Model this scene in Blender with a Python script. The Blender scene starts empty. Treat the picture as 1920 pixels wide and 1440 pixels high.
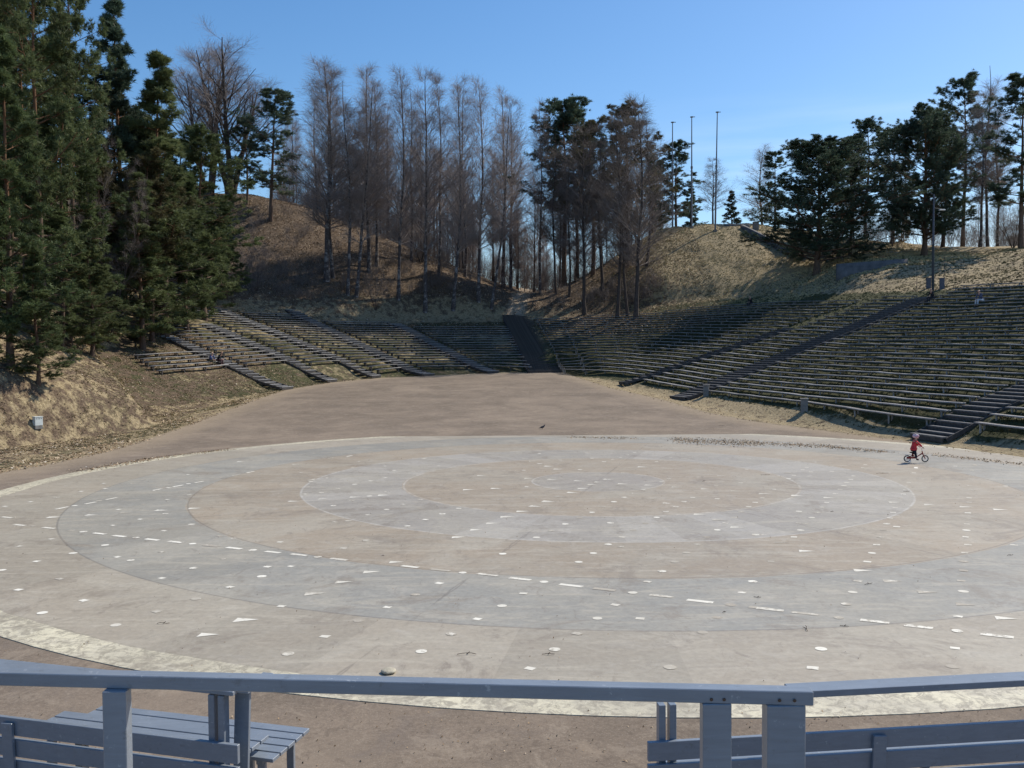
import bpy, bmesh, math, random
import numpy as np
from mathutils import Vector, Matrix, Quaternion
rng = np.random.default_rng(7); random.seed(7)
S = bpy.context.scene; COL = S.collection
rad = math.radians

# ------------------------------------------------------------------ camera
F = 1670.0; PITCH = 0.0341; ROLL = -0.007; CZ = 4.6          # focal length in pixels of the 1920x1440 photograph
cam_d = bpy.data.cameras.new('camera'); cam = bpy.data.objects.new('camera', cam_d); COL.objects.link(cam)
cam_d.sensor_width = 36; cam_d.lens = F/1920*36; cam_d.clip_start = 0.05; cam_d.clip_end = 6000
fw = Vector((0, math.cos(PITCH), -math.sin(PITCH))); up0 = Vector((0, math.sin(PITCH), math.cos(PITCH))); rt0 = Vector((1, 0, 0))
rt = rt0*math.cos(ROLL) + up0*math.sin(ROLL); up = -rt0*math.sin(ROLL) + up0*math.cos(ROLL)
M = Matrix((rt, up, -fw)).transposed().to_4x4(); M.translation = (0, 0, CZ); cam.matrix_world = M
S.camera = cam
def ray(px, py):
    v = rt*((px-960)/F) + up*((720-py)/F) + fw
    return np.array(v)/v.y                                     # per metre of depth y
def at(px, py, D): r = ray(px, py); return np.array((r[0]*D, D, CZ + r[2]*D))
def onz(px, py, z=0.0): r = ray(px, py); D = (z-CZ)/r[2]; return np.array((r[0]*D, D, z))

# ------------------------------------------------------------------ light
SUN_AZ, SUN_EL = rad(57), rad(47)                               # azimuth to the right of straight ahead, height
sv = Vector((math.sin(SUN_AZ)*math.cos(SUN_EL), math.cos(SUN_AZ)*math.cos(SUN_EL), math.sin(SUN_EL)))
sd = bpy.data.lights.new('sun', 'SUN'); sd.energy = 4.6; sd.angle = rad(0.55); sd.color = (1, .915, .775)
so = bpy.data.objects.new('sun', sd); COL.objects.link(so); so.rotation_euler = sv.to_track_quat('Z', 'Y').to_euler(); so.location = (60, 60, 90)
W = bpy.data.worlds.new('World'); S.world = W; W.use_nodes = True
nt = W.node_tree; nt.nodes.clear()
wo = nt.nodes.new('ShaderNodeOutputWorld'); bg = nt.nodes.new('ShaderNodeBackground'); sk = nt.nodes.new('ShaderNodeTexSky')
sk.sky_type = 'NISHITA'; sk.sun_disc = False; sk.sun_elevation = SUN_EL; sk.sun_rotation = SUN_AZ
sk.altitude = 150; sk.air_density = 1.0; sk.dust_density = 0.6; sk.ozone_density = 2.2
bg.inputs['Strength'].default_value = 0.12
hs = nt.nodes.new('ShaderNodeHueSaturation'); hs.inputs['Saturation'].default_value = 1.26; hs.inputs['Value'].default_value = 1.12
nt.links.new(sk.outputs[0], hs.inputs['Color'])
# two thin streaks of cirrus low on the right, placed by direction
tc = nt.nodes.new('ShaderNodeTexCoord'); mp = nt.nodes.new('ShaderNodeMapping'); mp.inputs['Scale'].default_value = (1.6, 1.6, 16); mp.inputs['Rotation'].default_value = (0, rad(-8), 0)
no = nt.nodes.new('ShaderNodeTexNoise'); no.inputs['Scale'].default_value = 1.7; no.inputs['Detail'].default_value = 5
cr = nt.nodes.new('ShaderNodeValToRGB'); cr.color_ramp.elements[0].position = .44; cr.color_ramp.elements[1].position = .74
sx = nt.nodes.new('ShaderNodeSeparateXYZ')
mr = nt.nodes.new('ShaderNodeMapRange'); mr.inputs['From Min'].default_value = .27; mr.inputs['From Max'].default_value = .17
mx = nt.nodes.new('ShaderNodeMath'); mx.operation = 'MULTIPLY'
mx2 = nt.nodes.new('ShaderNodeMath'); mx2.operation = 'MULTIPLY'; mx2.inputs[1].default_value = .75
mi = nt.nodes.new('ShaderNodeMixRGB'); mi.inputs['Color2'].default_value = (6.5, 7.6, 8.6, 1)
nt.links.new(tc.outputs['Generated'], mp.inputs['Vector']); nt.links.new(mp.outputs[0], no.inputs['Vector']); nt.links.new(no.outputs['Fac'], cr.inputs[0])
nt.links.new(tc.outputs['Generated'], sx.inputs[0]); nt.links.new(sx.outputs['Z'], mr.inputs['Value'])
nt.links.new(cr.outputs[0], mx.inputs[0]); nt.links.new(mr.outputs[0], mx.inputs[1]); mrx = nt.nodes.new('ShaderNodeMapRange'); mrx.inputs['From Min'].default_value = .08; mrx.inputs['From Max'].default_value = .26; nt.links.new(sx.outputs['X'], mrx.inputs['Value'])
mx3 = nt.nodes.new('ShaderNodeMath'); mx3.operation = 'MULTIPLY'; nt.links.new(mx.outputs[0], mx3.inputs[0]); nt.links.new(mrx.outputs[0], mx3.inputs[1]); nt.links.new(mx3.outputs[0], mx2.inputs[0])
nt.links.new(mx2.outputs[0], mi.inputs['Fac']); nt.links.new(hs.outputs[0], mi.inputs['Color1'])
nt.links.new(mi.outputs[0], bg.inputs['Color']); nt.links.new(bg.outputs[0], wo.inputs[0])
S.view_settings.view_transform = 'Standard'; S.view_settings.look = 'None'; S.view_settings.exposure = 0.16; S.view_settings.gamma = 1.0

# ------------------------------------------------------------------ helpers: objects
def tag(o, label=None, cat=None, group=None, kind=None):
    if label: o['label'] = label
    if cat: o['category'] = cat
    if group: o['group'] = group
    if kind: o['kind'] = kind
    return o
def empty(name, loc=(0, 0, 0), rz=0.0):
    o = bpy.data.objects.new(name, None); COL.objects.link(o); o.location = tuple(float(c) for c in loc); o.rotation_euler = (0, 0, rz); o.empty_display_size = .2
    return o
def link(name, me, parent=None):
    o = bpy.data.objects.new(name, me); COL.objects.link(o)
    if parent: o.parent = parent
    return o
def npmesh(name, V, Q=None, T=None, mat=None, smooth=False):
    V = np.asarray(V, np.float32); me = bpy.data.meshes.new(name); me.vertices.add(len(V)); me.vertices.foreach_set('co', V.ravel())
    idx = []; tot = []
    if Q is not None and len(Q): idx.append(np.asarray(Q, np.int32).ravel()); tot.append(np.full(len(Q), 4, np.int32))
    if T is not None and len(T): idx.append(np.asarray(T, np.int32).ravel()); tot.append(np.full(len(T), 3, np.int32))
    idx = np.concatenate(idx); tot = np.concatenate(tot); st = np.concatenate(([0], np.cumsum(tot)[:-1])).astype(np.int32)
    me.loops.add(len(idx)); me.loops.foreach_set('vertex_index', idx); me.polygons.add(len(tot)); me.polygons.foreach_set('loop_start', st); me.polygons.foreach_set('loop_total', tot)
    if smooth: me.polygons.foreach_set('use_smooth', np.ones(len(tot), bool))
    me.update(calc_edges=True); me.validate()
    if mat: me.materials.append(mat)
    return me
class MB:                                                       # collects boxes, bars and tubes into one mesh
    def __init__(s): s.b = bmesh.new()
    def box(s, c, size, rz=0.0, mi=0, rot=None):
        m = Matrix.Translation(Vector(c)) @ (rot if rot is not None else Matrix.Rotation(rz, 4, 'Z')) @ Matrix.Diagonal((*size, 1))
        r = bmesh.ops.create_cube(s.b, size=1, matrix=m)
        for f in {f for v in r['verts'] for f in v.link_faces}: f.material_index = mi
        return s
    def bar(s, a, b, w, t, mi=0, upv=(0, 0, 1)):
        a = Vector(a); b = Vector(b); x = (b-a); L = x.length; x.normalize(); u = Vector(upv); y = u.cross(x).normalized(); z = x.cross(y)
        R = Matrix((x, y, z)).transposed().to_4x4()
        return s.box((a+b)/2, (L, w, t), mi=mi, rot=R)
    def tube(s, a, b, r1, r2=None, n=10, mi=0):
        a = Vector(a); b = Vector(b); d = b-a
        m = Matrix.Translation((a+b)/2) @ d.to_track_quat('Z', 'Y').to_matrix().to_4x4()
        r = bmesh.ops.create_cone(s.b, cap_ends=True, segments=n, radius1=r1, radius2=r1 if r2 is None else r2, depth=d.length, matrix=m)
        for f in {f for v in r['verts'] for f in v.link_faces}: f.material_index = mi
        return s
    def ball(s, c, r, sc=(1, 1, 1), n=12, mi=0):
        q = bmesh.ops.create_uvsphere(s.b, u_segments=n, v_segments=max(6, n*2//3), radius=r, matrix=Matrix.Translation(Vector(c)) @ Matrix.Diagonal((*sc, 1)))
        for f in {f for v in q['verts'] for f in v.link_faces}: f.material_index = mi
        return s
    def torus(s, c, R, r, axis='Y', n=28, k=8, mi=0):
        vs = []
        for i in range(n):
            a = 2*math.pi*i/n; row = []
            for j in range(k):
                b = 2*math.pi*j/k; q = R + r*math.cos(b); p = (q*math.cos(a), r*math.sin(b), q*math.sin(a))
                row.append(s.b.verts.new((c[0]+p[0], c[1]+p[1], c[2]+p[2])))
            vs.append(row)
        for i in range(n):
            for j in range(k):
                f = s.b.faces.new((vs[i][j], vs[i][(j+1) % k], vs[(i+1) % n][(j+1) % k], vs[(i+1) % n][j])); f.material_index = mi
        return s
    def mesh(s, name, mats, bevel=0.0, smooth=False):
        if bevel > 0:
            bmesh.ops.bevel(s.b, geom=list(s.b.edges), offset=bevel, segments=1, affect='EDGES')
        bmesh.ops.recalc_face_normals(s.b, faces=list(s.b.faces))
        me = bpy.data.meshes.new(name); s.b.to_mesh(me); s.b.free()
        for m in (mats if isinstance(mats, (list, tuple)) else [mats]): me.materials.append(m)
        if smooth: me.polygons.foreach_set('use_smooth', np.ones(len(me.polygons), bool))
        return me
    def build(s, name, mats, parent=None, bevel=0.0, smooth=False): return link(name, s.mesh(name, mats, bevel, smooth), parent)

# ------------------------------------------------------------------ helpers: materials
class N:
    def __init__(s, name, rough=.8):
        s.m = bpy.data.materials.new(name); s.m.use_nodes = True; s.t = s.m.node_tree; s.p = s.t.nodes['Principled BSDF']; s.p.inputs['Roughness'].default_value = rough
        s.p.inputs['Specular IOR Level'].default_value = .3
    def n(s, typ, **kw):
        q = s.t.nodes.new(typ)
        for k, v in kw.items(): setattr(q, k, v)
        return q
    def l(s, a, b): s.t.links.new(a, b)
    def obj(s): return s.n('ShaderNodeTexCoord').outputs['Object']
    def noise(s, scale, detail=4, vec=None, rough=.55, dist=0.0, stretch=None):
        q = s.n('ShaderNodeTexNoise'); q.inputs['Scale'].default_value = scale; q.inputs['Detail'].default_value = detail; q.inputs['Roughness'].default_value = rough; q.inputs['Distortion'].default_value = dist
        v = vec if vec is not None else s.obj()
        if stretch:
            mp = s.n('ShaderNodeMapping'); mp.inputs['Scale'].default_value = stretch; s.l(v, mp.inputs['Vector']); v = mp.outputs[0]
        s.l(v, q.inputs['Vector']); return q.outputs['Fac']
    def ramp(s, fac, stops, interp='LINEAR'):
        q = s.n('ShaderNodeValToRGB'); e = q.color_ramp.elements; q.color_ramp.interpolation = interp
        while len(e) < len(stops): e.new(.5)
        for i, (p, c) in enumerate(stops): e[i].position = p; e[i].color = (*c, 1) if not isinstance(c, (int, float)) else (c, c, c, 1)
        s.l(fac, q.inputs[0]); return q.outputs[0]
    def mix(s, fac, a, b, mode='MIX'):
        q = s.n('ShaderNodeMixRGB', blend_type=mode)
        for i, v in zip(('Fac', 'Color1', 'Color2'), (fac, a, b)):
            if isinstance(v, (int, float)): q.inputs[i].default_value = v if i == 'Fac' else (v, v, v, 1)
            elif isinstance(v, tuple): q.inputs[i].default_value = (*v, 1)
            else: s.l(v, q.inputs[i])
        return q.outputs[0]
    def math(s, op, a, b=None, clamp=False):
        q = s.n('ShaderNodeMath', operation=op); q.use_clamp = clamp
        for i, v in enumerate((a, b)):
            if v is None: continue
            if isinstance(v, (int, float)): q.inputs[i].default_value = v
            else: s.l(v, q.inputs[i])
        return q.outputs[0]
    def attr(s, name): return s.n('ShaderNodeAttribute', attribute_name=name).outputs['Fac']
    def rng(s, v, a, b, c=0.0, d=1.0):
        q = s.n('ShaderNodeMapRange'); s.l(v, q.inputs['Value'])
        for k, x in zip(('From Min', 'From Max', 'To Min', 'To Max'), (a, b, c, d)): q.inputs[k].default_value = x
        return q.outputs[0]
    def rand(s): return s.n('ShaderNodeObjectInfo').outputs['Random']
    def bump(s, h, strength=.5, dist=.05):
        q = s.n('ShaderNodeBump'); q.inputs['Strength'].default_value = strength; q.inputs['Distance'].default_value = dist; s.l(h, q.inputs['Height']); s.l(q.outputs[0], s.p.inputs['Normal'])
    def col(s, c):
        if isinstance(c, tuple): s.p.inputs['Base Color'].default_value = (*c, 1)
        else: s.l(c, s.p.inputs['Base Color'])
        return s.m
def paint(name, c, rough=.6, var=.25, scale=6.0, wear=None):
    m = N(name, rough); f = m.noise(scale, 5); a = tuple(x*(1-var) for x in c); b = tuple(min(1, x*(1+var)) for x in c)
    out = m.ramp(f, [(.3, a), (.7, b)])
    if wear: out = m.mix(m.ramp(m.noise(scale*5, 6, rough=.7), [(.6, 0), (.72, 1)]), out, wear)
    m.bump(m.noise(scale*8, 3), .12, .01)
    return m.col(out)
# ------------------------------------------------------------------ the ground: arena floor, seating bowl, hills
def sstep(a, b, x): t = np.clip((x-a)/(b-a), 0, 1); return t*t*(3-2*t)
CX, CY, R_ST = 3.05, 31.78, 20.75                                # the dance floor
def z_arena(y): return np.where(y > 49, .0555*(np.sqrt((y-53)**2+16)+(y-53))/2*1.0, 0) - np.where(y > 49, .0555*(math.sqrt(32)-4)/2, 0)*np.exp(-np.maximum(y-49, 0)/6)
BX, BY = 0.0, 80.0                                               # centre of the bowl
_ph = np.radians([15.1, 25, 60, 97, 127, 140, 152, 157]); _h = np.array([10.6, 10.9, 14, 17.5, 16.9, 17.4, 18.4, 18.7])
_pc = np.polyfit(_ph, _h, 4); PR, PL = _ph[0], _ph[-1]
def hh(p): return np.polyval(_pc, p)
def hd(p): return np.polyval(np.polyder(_pc), p)
PHI = np.linspace(PR, PL, 72)
def uvp(x, y):                                                   # outward distance from the foot line, angle, distance along a wing
    x = np.asarray(x, float); y = np.asarray(y, float)
    d = (x[..., None]-BX)*np.cos(PHI) + (y[..., None]-BY)*np.sin(PHI) - hh(PHI)
    i = d.argmax(-1); u = d.max(-1); p = PHI[i]
    def wing(pp, sgn):
        n = np.array((math.cos(pp), math.sin(pp))); t = np.array((-n[1], n[0]))
        P0 = np.array((BX, BY)) + hh(pp)*n + hd(pp)*t
        return sgn*((x-P0[0])*t[0] + (y-P0[1])*t[1])
    v = np.where(i == 0, np.maximum(wing(PR, -1), 0), np.where(i == len(PHI)-1, np.maximum(wing(PL, 1), 0), 0))
    return u, p, v, i
def cD(y): return np.interp(y, [25, 40, 70, 97], [.1, .45, .9, 2.2])
def utop(p, v, i):
    a = np.interp(np.degrees(p), [15.1, 25, 40, 60, 75, 97, 127, 140, 152, 157], [25, 25, 25.5, 22, 18.5, 19, 18, 22, 22, 17])
    a = np.where(i == 0, np.interp(v, [0, 12, 30, 55, 70], [25, 25, 28, 34, 34]), a)
    return np.where(i == len(PHI)-1, np.interp(v, [0, 4, 11, 14, 20], [17, 12, 10, 3, -8]), a)
def zseat(x, y): u, p, v, i = uvp(x, y); return cD(np.asarray(y, float)) + .33*u
def arena_hit(px, py):
    D = 20.0
    for _ in range(60):
        r = ray(px, py); D = (float(z_arena(np.array(D)))-CZ)/r[2]*.35 + D*.65
    return at(px, py, D)[:2]
FOOT = [arena_hit(*q) for q in [(0, 886), (100, 868), (200, 846), (300, 815), (400, 778), (470, 752), (535, 731), (620, 717), (705, 709), (800, 705), (920, 700), (1000, 698), (1053, 697),
        (1085, 708), (1140, 726), (1233, 747), (1333, 775), (1430, 792), (1500, 801), (1600, 814), (1690, 826), (1800, 843), (1919, 859)]]
FOOT = [np.array(q) for q in [(-34, -40), (-27, 0), (-22.5, 20)]] + FOOT + [np.array(q) for q in [(26, 18), (29, 0), (36, -40)]]
FP = np.array(FOOT)
def foot_sd(x, y):                                               # >0 on the banks, <0 on the asphalt
    x = np.asarray(x, float); y = np.asarray(y, float); best = np.full(x.shape, 1e9); ins = np.zeros(x.shape, bool); n = len(FP)
    for k in range(n):
        a = FP[k]; b = FP[(k+1) % n]; e = b-a
        t = np.clip(((x-a[0])*e[0] + (y-a[1])*e[1])/(e@e), 0, 1)
        best = np.minimum(best, np.hypot(x-a[0]-t*e[0], y-a[1]-t*e[1]))
        if a[1] != b[1]:
            c = ((a[1] > y) != (b[1] > y)) & (x < (b[0]-a[0])*(y-a[1])/(b[1]-a[1]) + a[0]); ins ^= c
    return np.where(ins, -best, best)
CTL = [at(*q) for q in [
    # crest of the left hill, falling to the path
    (440, 372, 137), (500, 376, 139), (580, 390, 140), (640, 417, 141), (720, 447, 141), (800, 480, 140), (880, 511, 141), (930, 530, 144), (985, 543, 156),
    (560, 440, 128), (600, 470, 124), (520, 455, 124), (470, 500, 117), (840, 545, 121), (760, 520, 122), (660, 520, 118), (880, 560, 119),
    (420, 500, 116), (370, 520, 108), (350, 420, 132), (250, 350, 135), (100, 330, 125), (-200, 330, 110),
    # the path in the gap and the right ridge
    (1000, 560, 138), (968, 562, 138), (1015, 552, 152), (1060, 535, 140), (1100, 515, 133), (1150, 490, 131), (1190, 462, 130), (1240, 431, 131), (1300, 427, 132), (1360, 425, 132), (1405, 424, 131),
    (1300, 490, 121), (1220, 520, 117), (1400, 490, 116), (1130, 560, 119),
    (1440, 452, 123), (1480, 476, 117), (1532, 512, 107), (1600, 467, 119), (1575, 515, 99), (1690, 500, 95), (1640, 480, 108), (1700, 484, 107), (1755, 500, 92), (1800, 488, 101), (1860, 480, 99), (1920, 466, 97), (2050, 450, 95), (2250, 440, 85), (1850, 515, 88), (1920, 495, 86),
    # the bank under the pines on the left
    (0, 800, 42), (0, 740, 47), (150, 760, 52), (300, 725, 66), (150, 682, 60), (300, 650, 79), (60, 600, 62), (200, 525, 92), (20, 425, 95), (350, 598, 93), (300, 500, 112), (-300, 640, 45), (-300, 760, 38), (-600, 520, 50), (200, 600, 78), (250, 690, 70),
    (420, 745, 73), (360, 705, 74)]]
CTL += [np.array(q, float) for q in [(-33, 20, 3.5), (-40, 0, 4), (-50, -30, 5), (0, -45, 4), (45, -30, 6), (42, 0, 6.5), (45, 20, 10), (70, 30, 15), (85, 70, 17), (-75, 40, 16), (-80, 80, 21),
    (-60, 175, 24), (-25, 180, 21), (10, 190, 14), (35, 175, 19), (80, 160, 17), (60, 200, 15), (120, 120, 16), (-120, 140, 22), (-110, 30, 17), (120, 0, 13), (-40, 260, 18), (40, 260, 14), (150, 220, 14), (-150, 240, 18), (0, -120, 4)]]
def bowl_pt(p, u, v=0.0):
    n = np.array((math.cos(p), math.sin(p))); t = np.array((-n[1], n[0]))
    q = np.array((BX, BY)) + (hh(p)+u)*n + hd(p)*t
    if v: q = q + (-t if p < 1 else t)*v
    return q
for p in np.linspace(PR, PL, 15):
    q = bowl_pt(p, float(utop(p, 0.0, 5))+2.0); CTL.append(np.array((*q, float(zseat(*q)))))
for v in (15, 28, 40, 52):
    q = bowl_pt(PR, float(utop(PR, float(v), 0))+2.0, v); CTL.append(np.array((*q, float(zseat(*q)))))
CTL = np.array(CTL)
def _tps(r): return np.where(r > 0, r*r*np.log(r+1e-9), 0)
_K = _tps(np.hypot(CTL[:, None, 0]-CTL[None, :, 0], CTL[:, None, 1]-CTL[None, :, 1])) + np.eye(len(CTL))*12.0
_P = np.c_[np.ones(len(CTL)), CTL[:, :2]]
_A = np.block([[_K, _P], [_P.T, np.zeros((3, 3))]]); _w = np.linalg.solve(_A, np.r_[CTL[:, 2], 0, 0, 0])
def z_hill(x, y):
    xf = np.asarray(x, float).ravel(); yf = np.asarray(y, float).ravel(); out = np.empty(len(xf))
    for s in range(0, len(xf), 20000):
        a, b = xf[s:s+20000], yf[s:s+20000]
        out[s:s+20000] = _tps(np.hypot(a[:, None]-CTL[:, 0], b[:, None]-CTL[:, 1])) @ _w[:-3] + _w[-3] + _w[-2]*a + _w[-1]*b
    far = sstep(170, 320, np.hypot(xf, yf-60)); out = np.clip(out, 0.0, 34)*(1-far) + 14*far
    return out.reshape(np.shape(x))
def vnoise(x, y, sc, seed):                                      # smooth value noise
    g = np.random.default_rng(seed).random((256, 256)); X = np.asarray(x)/sc + 500; Y = np.asarray(y)/sc + 500
    i = np.floor(X).astype(int); j = np.floor(Y).astype(int); fx = X-i; fy = Y-j; fx = fx*fx*(3-2*fx); fy = fy*fy*(3-2*fy)
    G = lambda a, b: g[a % 256, b % 256]
    return (G(i, j)*(1-fx)+G(i+1, j)*fx)*(1-fy) + (G(i, j+1)*(1-fx)+G(i+1, j+1)*fx)*fy - .5
def ground(x, y):
    x = np.asarray(x, float); y = np.asarray(y, float); sh = np.broadcast(x, y).shape; x = np.broadcast_to(x, sh).ravel(); y = np.broadcast_to(y, sh).ravel()
    u, p, v, i = uvp(x, y); ut = utop(p, v, i)
    ws = 1 - sstep(ut+.5, ut+4.5, u)
    ws = ws*(1-sstep(56, 66, np.where(i == 0, v, 0)))
    zs = cD(y) + .33*u; zh = z_hill(x, y)
    rough = vnoise(x, y, 7, 1)*.45 + vnoise(x, y, 2.2, 2)*.35 + vnoise(x, y, .9, 3)*.16
    zo = zs*ws + (zh + rough)*(1-ws) + vnoise(x, y, 1.6, 4)*.10*ws
    sdv = foot_sd(x, y); w = sstep(0, 3.2, sdv)
    za = z_arena(y)
    z = za*(1-w) + np.maximum(zo, za-.3)*w
    return (z).reshape(sh)
def g1(x, y): return float(ground(np.array([x]), np.array([y]))[0])
def hit(px, py, d0=25.0, d1=230.0):                              # where the sight line meets the ground
    D = np.arange(d0, d1, .25); r = ray(px, py); z = ground(r[0]*D, D); b = (CZ + r[2]*D) < z
    k = int(np.argmax(b)) if b.any() else len(D)-1
    return np.array((r[0]*D[k], D[k], z[k]))

xs = np.concatenate(([-2500, -1200, -600, -350, -230, -170, -130, -105], np.arange(-90, 90.01, .55), [105, 130, 170, 230, 350, 600, 1200, 2500]))
ys = np.concatenate(([-1500, -600, -250, -120, -70, -45], np.arange(-30, 24, 1.5), np.arange(24, 160, .55), np.arange(160, 215, 2.0), [230, 260, 320, 450, 700, 1300, 3000]))
GX, GY = np.meshgrid(xs, ys); GZ = ground(GX, GY)
nx, ny = len(xs), len(ys); I = np.arange(nx*ny).reshape(ny, nx)
Q = np.stack((I[:-1, :-1], I[:-1, 1:], I[1:, 1:], I[1:, :-1]), -1).reshape(-1, 4)
fx, fy = GX.ravel(), GY.ravel()
sdv = foot_sd(fx, fy); U, PP, VV, II = uvp(fx, fy); UT = utop(PP, VV, II)
inb = ((U > 0) & (U < UT+1)).astype(float)
# grassiness and painted shade of the ground: mossy right seating darkened for plank shade, other seating darkened for tree shade, grassy mound, patchy left bank, leaf litter under the trees
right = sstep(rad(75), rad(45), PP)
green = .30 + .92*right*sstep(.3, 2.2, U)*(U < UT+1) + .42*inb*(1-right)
kx = (fx/np.maximum(fy, 1))*F + 960
mound = np.exp(-((fx-25)/13)**2-((fy-122)/15)**2)
green = green + .06*mound
lh = sstep(2, 8, U-UT)*(fx < 14)*(fy > 90); green = green - .20*lh
green = green - .22*np.exp(-((fx-14)/6)**2-((fy-118)/14)**2)
green = green + .10*((fx < -15) & (fy < 78))
leafy = np.clip(.38 + .45*lh + .16*((fx < -24) & (fy < 90)) + .02*inb - .15*inb*right - .15*mound + .4*np.exp(-((fx-14)/7)**2-((fy-118)/16)**2), 0, 1)
PATH = np.array([hit(966, 590)[:2], hit(970, 575)[:2], hit(976, 560)[:2], hit(984, 546)[:2], hit(984, 546)[:2]+np.array((.8, 12)), hit(984, 546)[:2]+np.array((3, 40))])
pd = np.full(fx.shape, 1e9)
for a, b in zip(PATH[:-1], PATH[1:]):
    e = b-a; t = np.clip(((fx-a[0])*e[0]+(fy-a[1])*e[1])/(e@e), 0, 1); pd = np.minimum(pd, np.hypot(fx-a[0]-t*e[0], fy-a[1]-t*e[1]))

g = N('ground_cover', .95); o = g.obj()
n1 = g.noise(.23, 5, o); n2 = g.noise(1.3, 6, o, .65); n3 = g.noise(7, 5, o, .7); n4 = g.noise(22, 3, o)
litter = g.ramp(n3, [(.30, (.038, .027, .019)), (.5, (.108, .077, .052)), (.66, (.205, .15, .102)), (.78, (.36, .275, .19))])
dry = g.ramp(n3, [(.28, (.15, .118, .066)), (.5, (.31, .247, .148)), (.75, (.46, .38, .24))])
moss_shade = g.ramp(n3, [(.3, (.022, .026, .010)), (.6, (.060, .064, .024)), (.8, (.125, .112, .048))])  # mossy green, darkened further to stand for shade between the benches
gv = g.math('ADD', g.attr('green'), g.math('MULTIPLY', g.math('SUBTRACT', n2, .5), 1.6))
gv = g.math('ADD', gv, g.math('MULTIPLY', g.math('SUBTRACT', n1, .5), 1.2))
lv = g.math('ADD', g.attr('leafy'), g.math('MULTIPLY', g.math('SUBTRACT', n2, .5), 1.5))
base = g.mix(g.rng(gv, .42, .72), dry, moss_shade)
base = g.mix(g.rng(lv, .40, .62), base, litter)
dirt = g.ramp(n2, [(.3, (.30, .23, .16)), (.7, (.46, .37, .27))])
pth = g.math('ADD', g.attr('path'), g.math('MULTIPLY', g.math('SUBTRACT', n2, .5), 1.4))
base = g.mix(g.rng(pth, 1.5, .8), base, dirt)
asph = g.ramp(g.noise(.35, 6, o, .6), [(.3, (.135, .108, .083)), (.55, (.185, .147, .113)), (.75, (.245, .196, .150))])
asph = g.mix(.55, asph, g.mix(1.0, asph, g.ramp(g.noise(14, 6, o, .75), [(.32, .55), (.68, 1.45)]), 'MULTIPLY'))
asph = g.mix(g.math('MULTIPLY', g.ramp(g.noise(.12, 5, o, .6, 1.5), [(.48, 0), (.60, 1)]), .5), asph, (.262, .210, .160))
asph = g.mix(g.math('MULTIPLY', g.ramp(g.noise(45, 2, o), [(.58, 0), (.7, 1)]), .45), asph, (.36, .32, .27))
asph = g.mix(g.math('MULTIPLY', g.ramp(g.noise(.9, 7, o, .7, 1.2), [(.53, 0), (.7, 1)]), .55), asph, (.155, .130, .112))
asph = g.mix(g.math('MULTIPLY', g.ramp(g.noise(.45, 7, o, .7, 2.6), [(.58, 0), (.68, 1)]), .4), asph, (.31, .25, .185))
asph = g.mix(g.math('MULTIPLY', g.ramp(g.noise(1.3, 10, o, .8, .6), [(.53, 0), (.58, 1)]), .35), asph, (.30, .25, .195))
asph = g.mix(g.math('MULTIPLY', g.ramp(g.noise(2.1, 10, o, .82, .4), [(.55, 0), (.60, 1)]), .45), asph, (.105, .082, .064))
sdn = g.math('ADD', g.attr('bank'), g.math('MULTIPLY', g.math('SUBTRACT', n2, .5), 1.1))
sdn = g.math('ADD', sdn, g.math('MULTIPLY', g.math('SUBTRACT', n3, .5), .5))
sand = g.ramp(n3, [(.3, (.21, .165, .115)), (.7, (.36, .29, .205))])
edge = g.mix(g.math('MULTIPLY', g.rng(sdn, -2.4, -.2), .75), asph, sand)
out = g.mix(g.rng(sdn, -.12, .12), edge, base)
g.bump(g.math('MULTIPLY', g.math('ADD', n3, g.math('MULTIPLY', n4, .35)), g.rng(sdn, -.2, .4, .07, 1)), .6, .14)
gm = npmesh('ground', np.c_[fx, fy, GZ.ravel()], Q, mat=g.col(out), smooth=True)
for nm, val in (('bank', sdv), ('green', green), ('leafy', leafy), ('path', pd)):
    a = gm.attributes.new(nm, 'FLOAT', 'POINT'); a.data.foreach_set('value', val.astype(np.float32))
tag(link('ground', gm), kind='structure')

# ------------------------------------------------------------------ the dance floor
c = N('painted_concrete', .5); c.p.inputs['Specular IOR Level'].default_value = .45; o = c.obj()
sp = c.n('ShaderNodeSeparateXYZ'); c.l(o, sp.inputs[0])
r_ = c.math('SQRT', c.math('ADD', c.math('MULTIPLY', sp.outputs[0], sp.outputs[0]), c.math('MULTIPLY', sp.outputs[1], sp.outputs[1])))
rn = c.math('DIVIDE', r_, R_ST)
rw = c.math('ADD', rn, c.math('MULTIPLY', c.math('SUBTRACT', c.noise(.6, 3, o), .5), .012))
BRN, BLU, PAL, BND = (.330, .275, .205), (.278, .268, .236), (.340, .300, .237), (.62, .575, .43)
ringcol = c.ramp(rw, [(0, (.31, .28, .24)), (.113, BRN), (.333, (.325, .30, .26)), (.499, BRN), (.666, BLU), (.832, PAL), (.9625, BND)], 'CONSTANT')
c1 = c.noise(.28, 6, o, .62, .8); c2 = c.noise(1.6, 6, o, .7, .6); c3 = c.noise(9, 5, o, .7); c4 = c.noise(40, 3, o)
ringcol = c.mix(c.math('MULTIPLY', c.ramp(c1, [(.46, 0), (.62, 1)]), .55), ringcol, (.375, .345, .28))
ringcol = c.mix(c.math('MULTIPLY', c.ramp(c2, [(.52, 0), (.72, 1)]), .45), ringcol, (.45, .42, .36))
ringcol = c.mix(c.math('MULTIPLY', c.ramp(c.noise(.5, 7, o, .7, 1.5, (.5, 2.2, 1)), [(.56, 0), (.70, 1)]), .35), ringcol, (.235, .205, .17))
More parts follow.
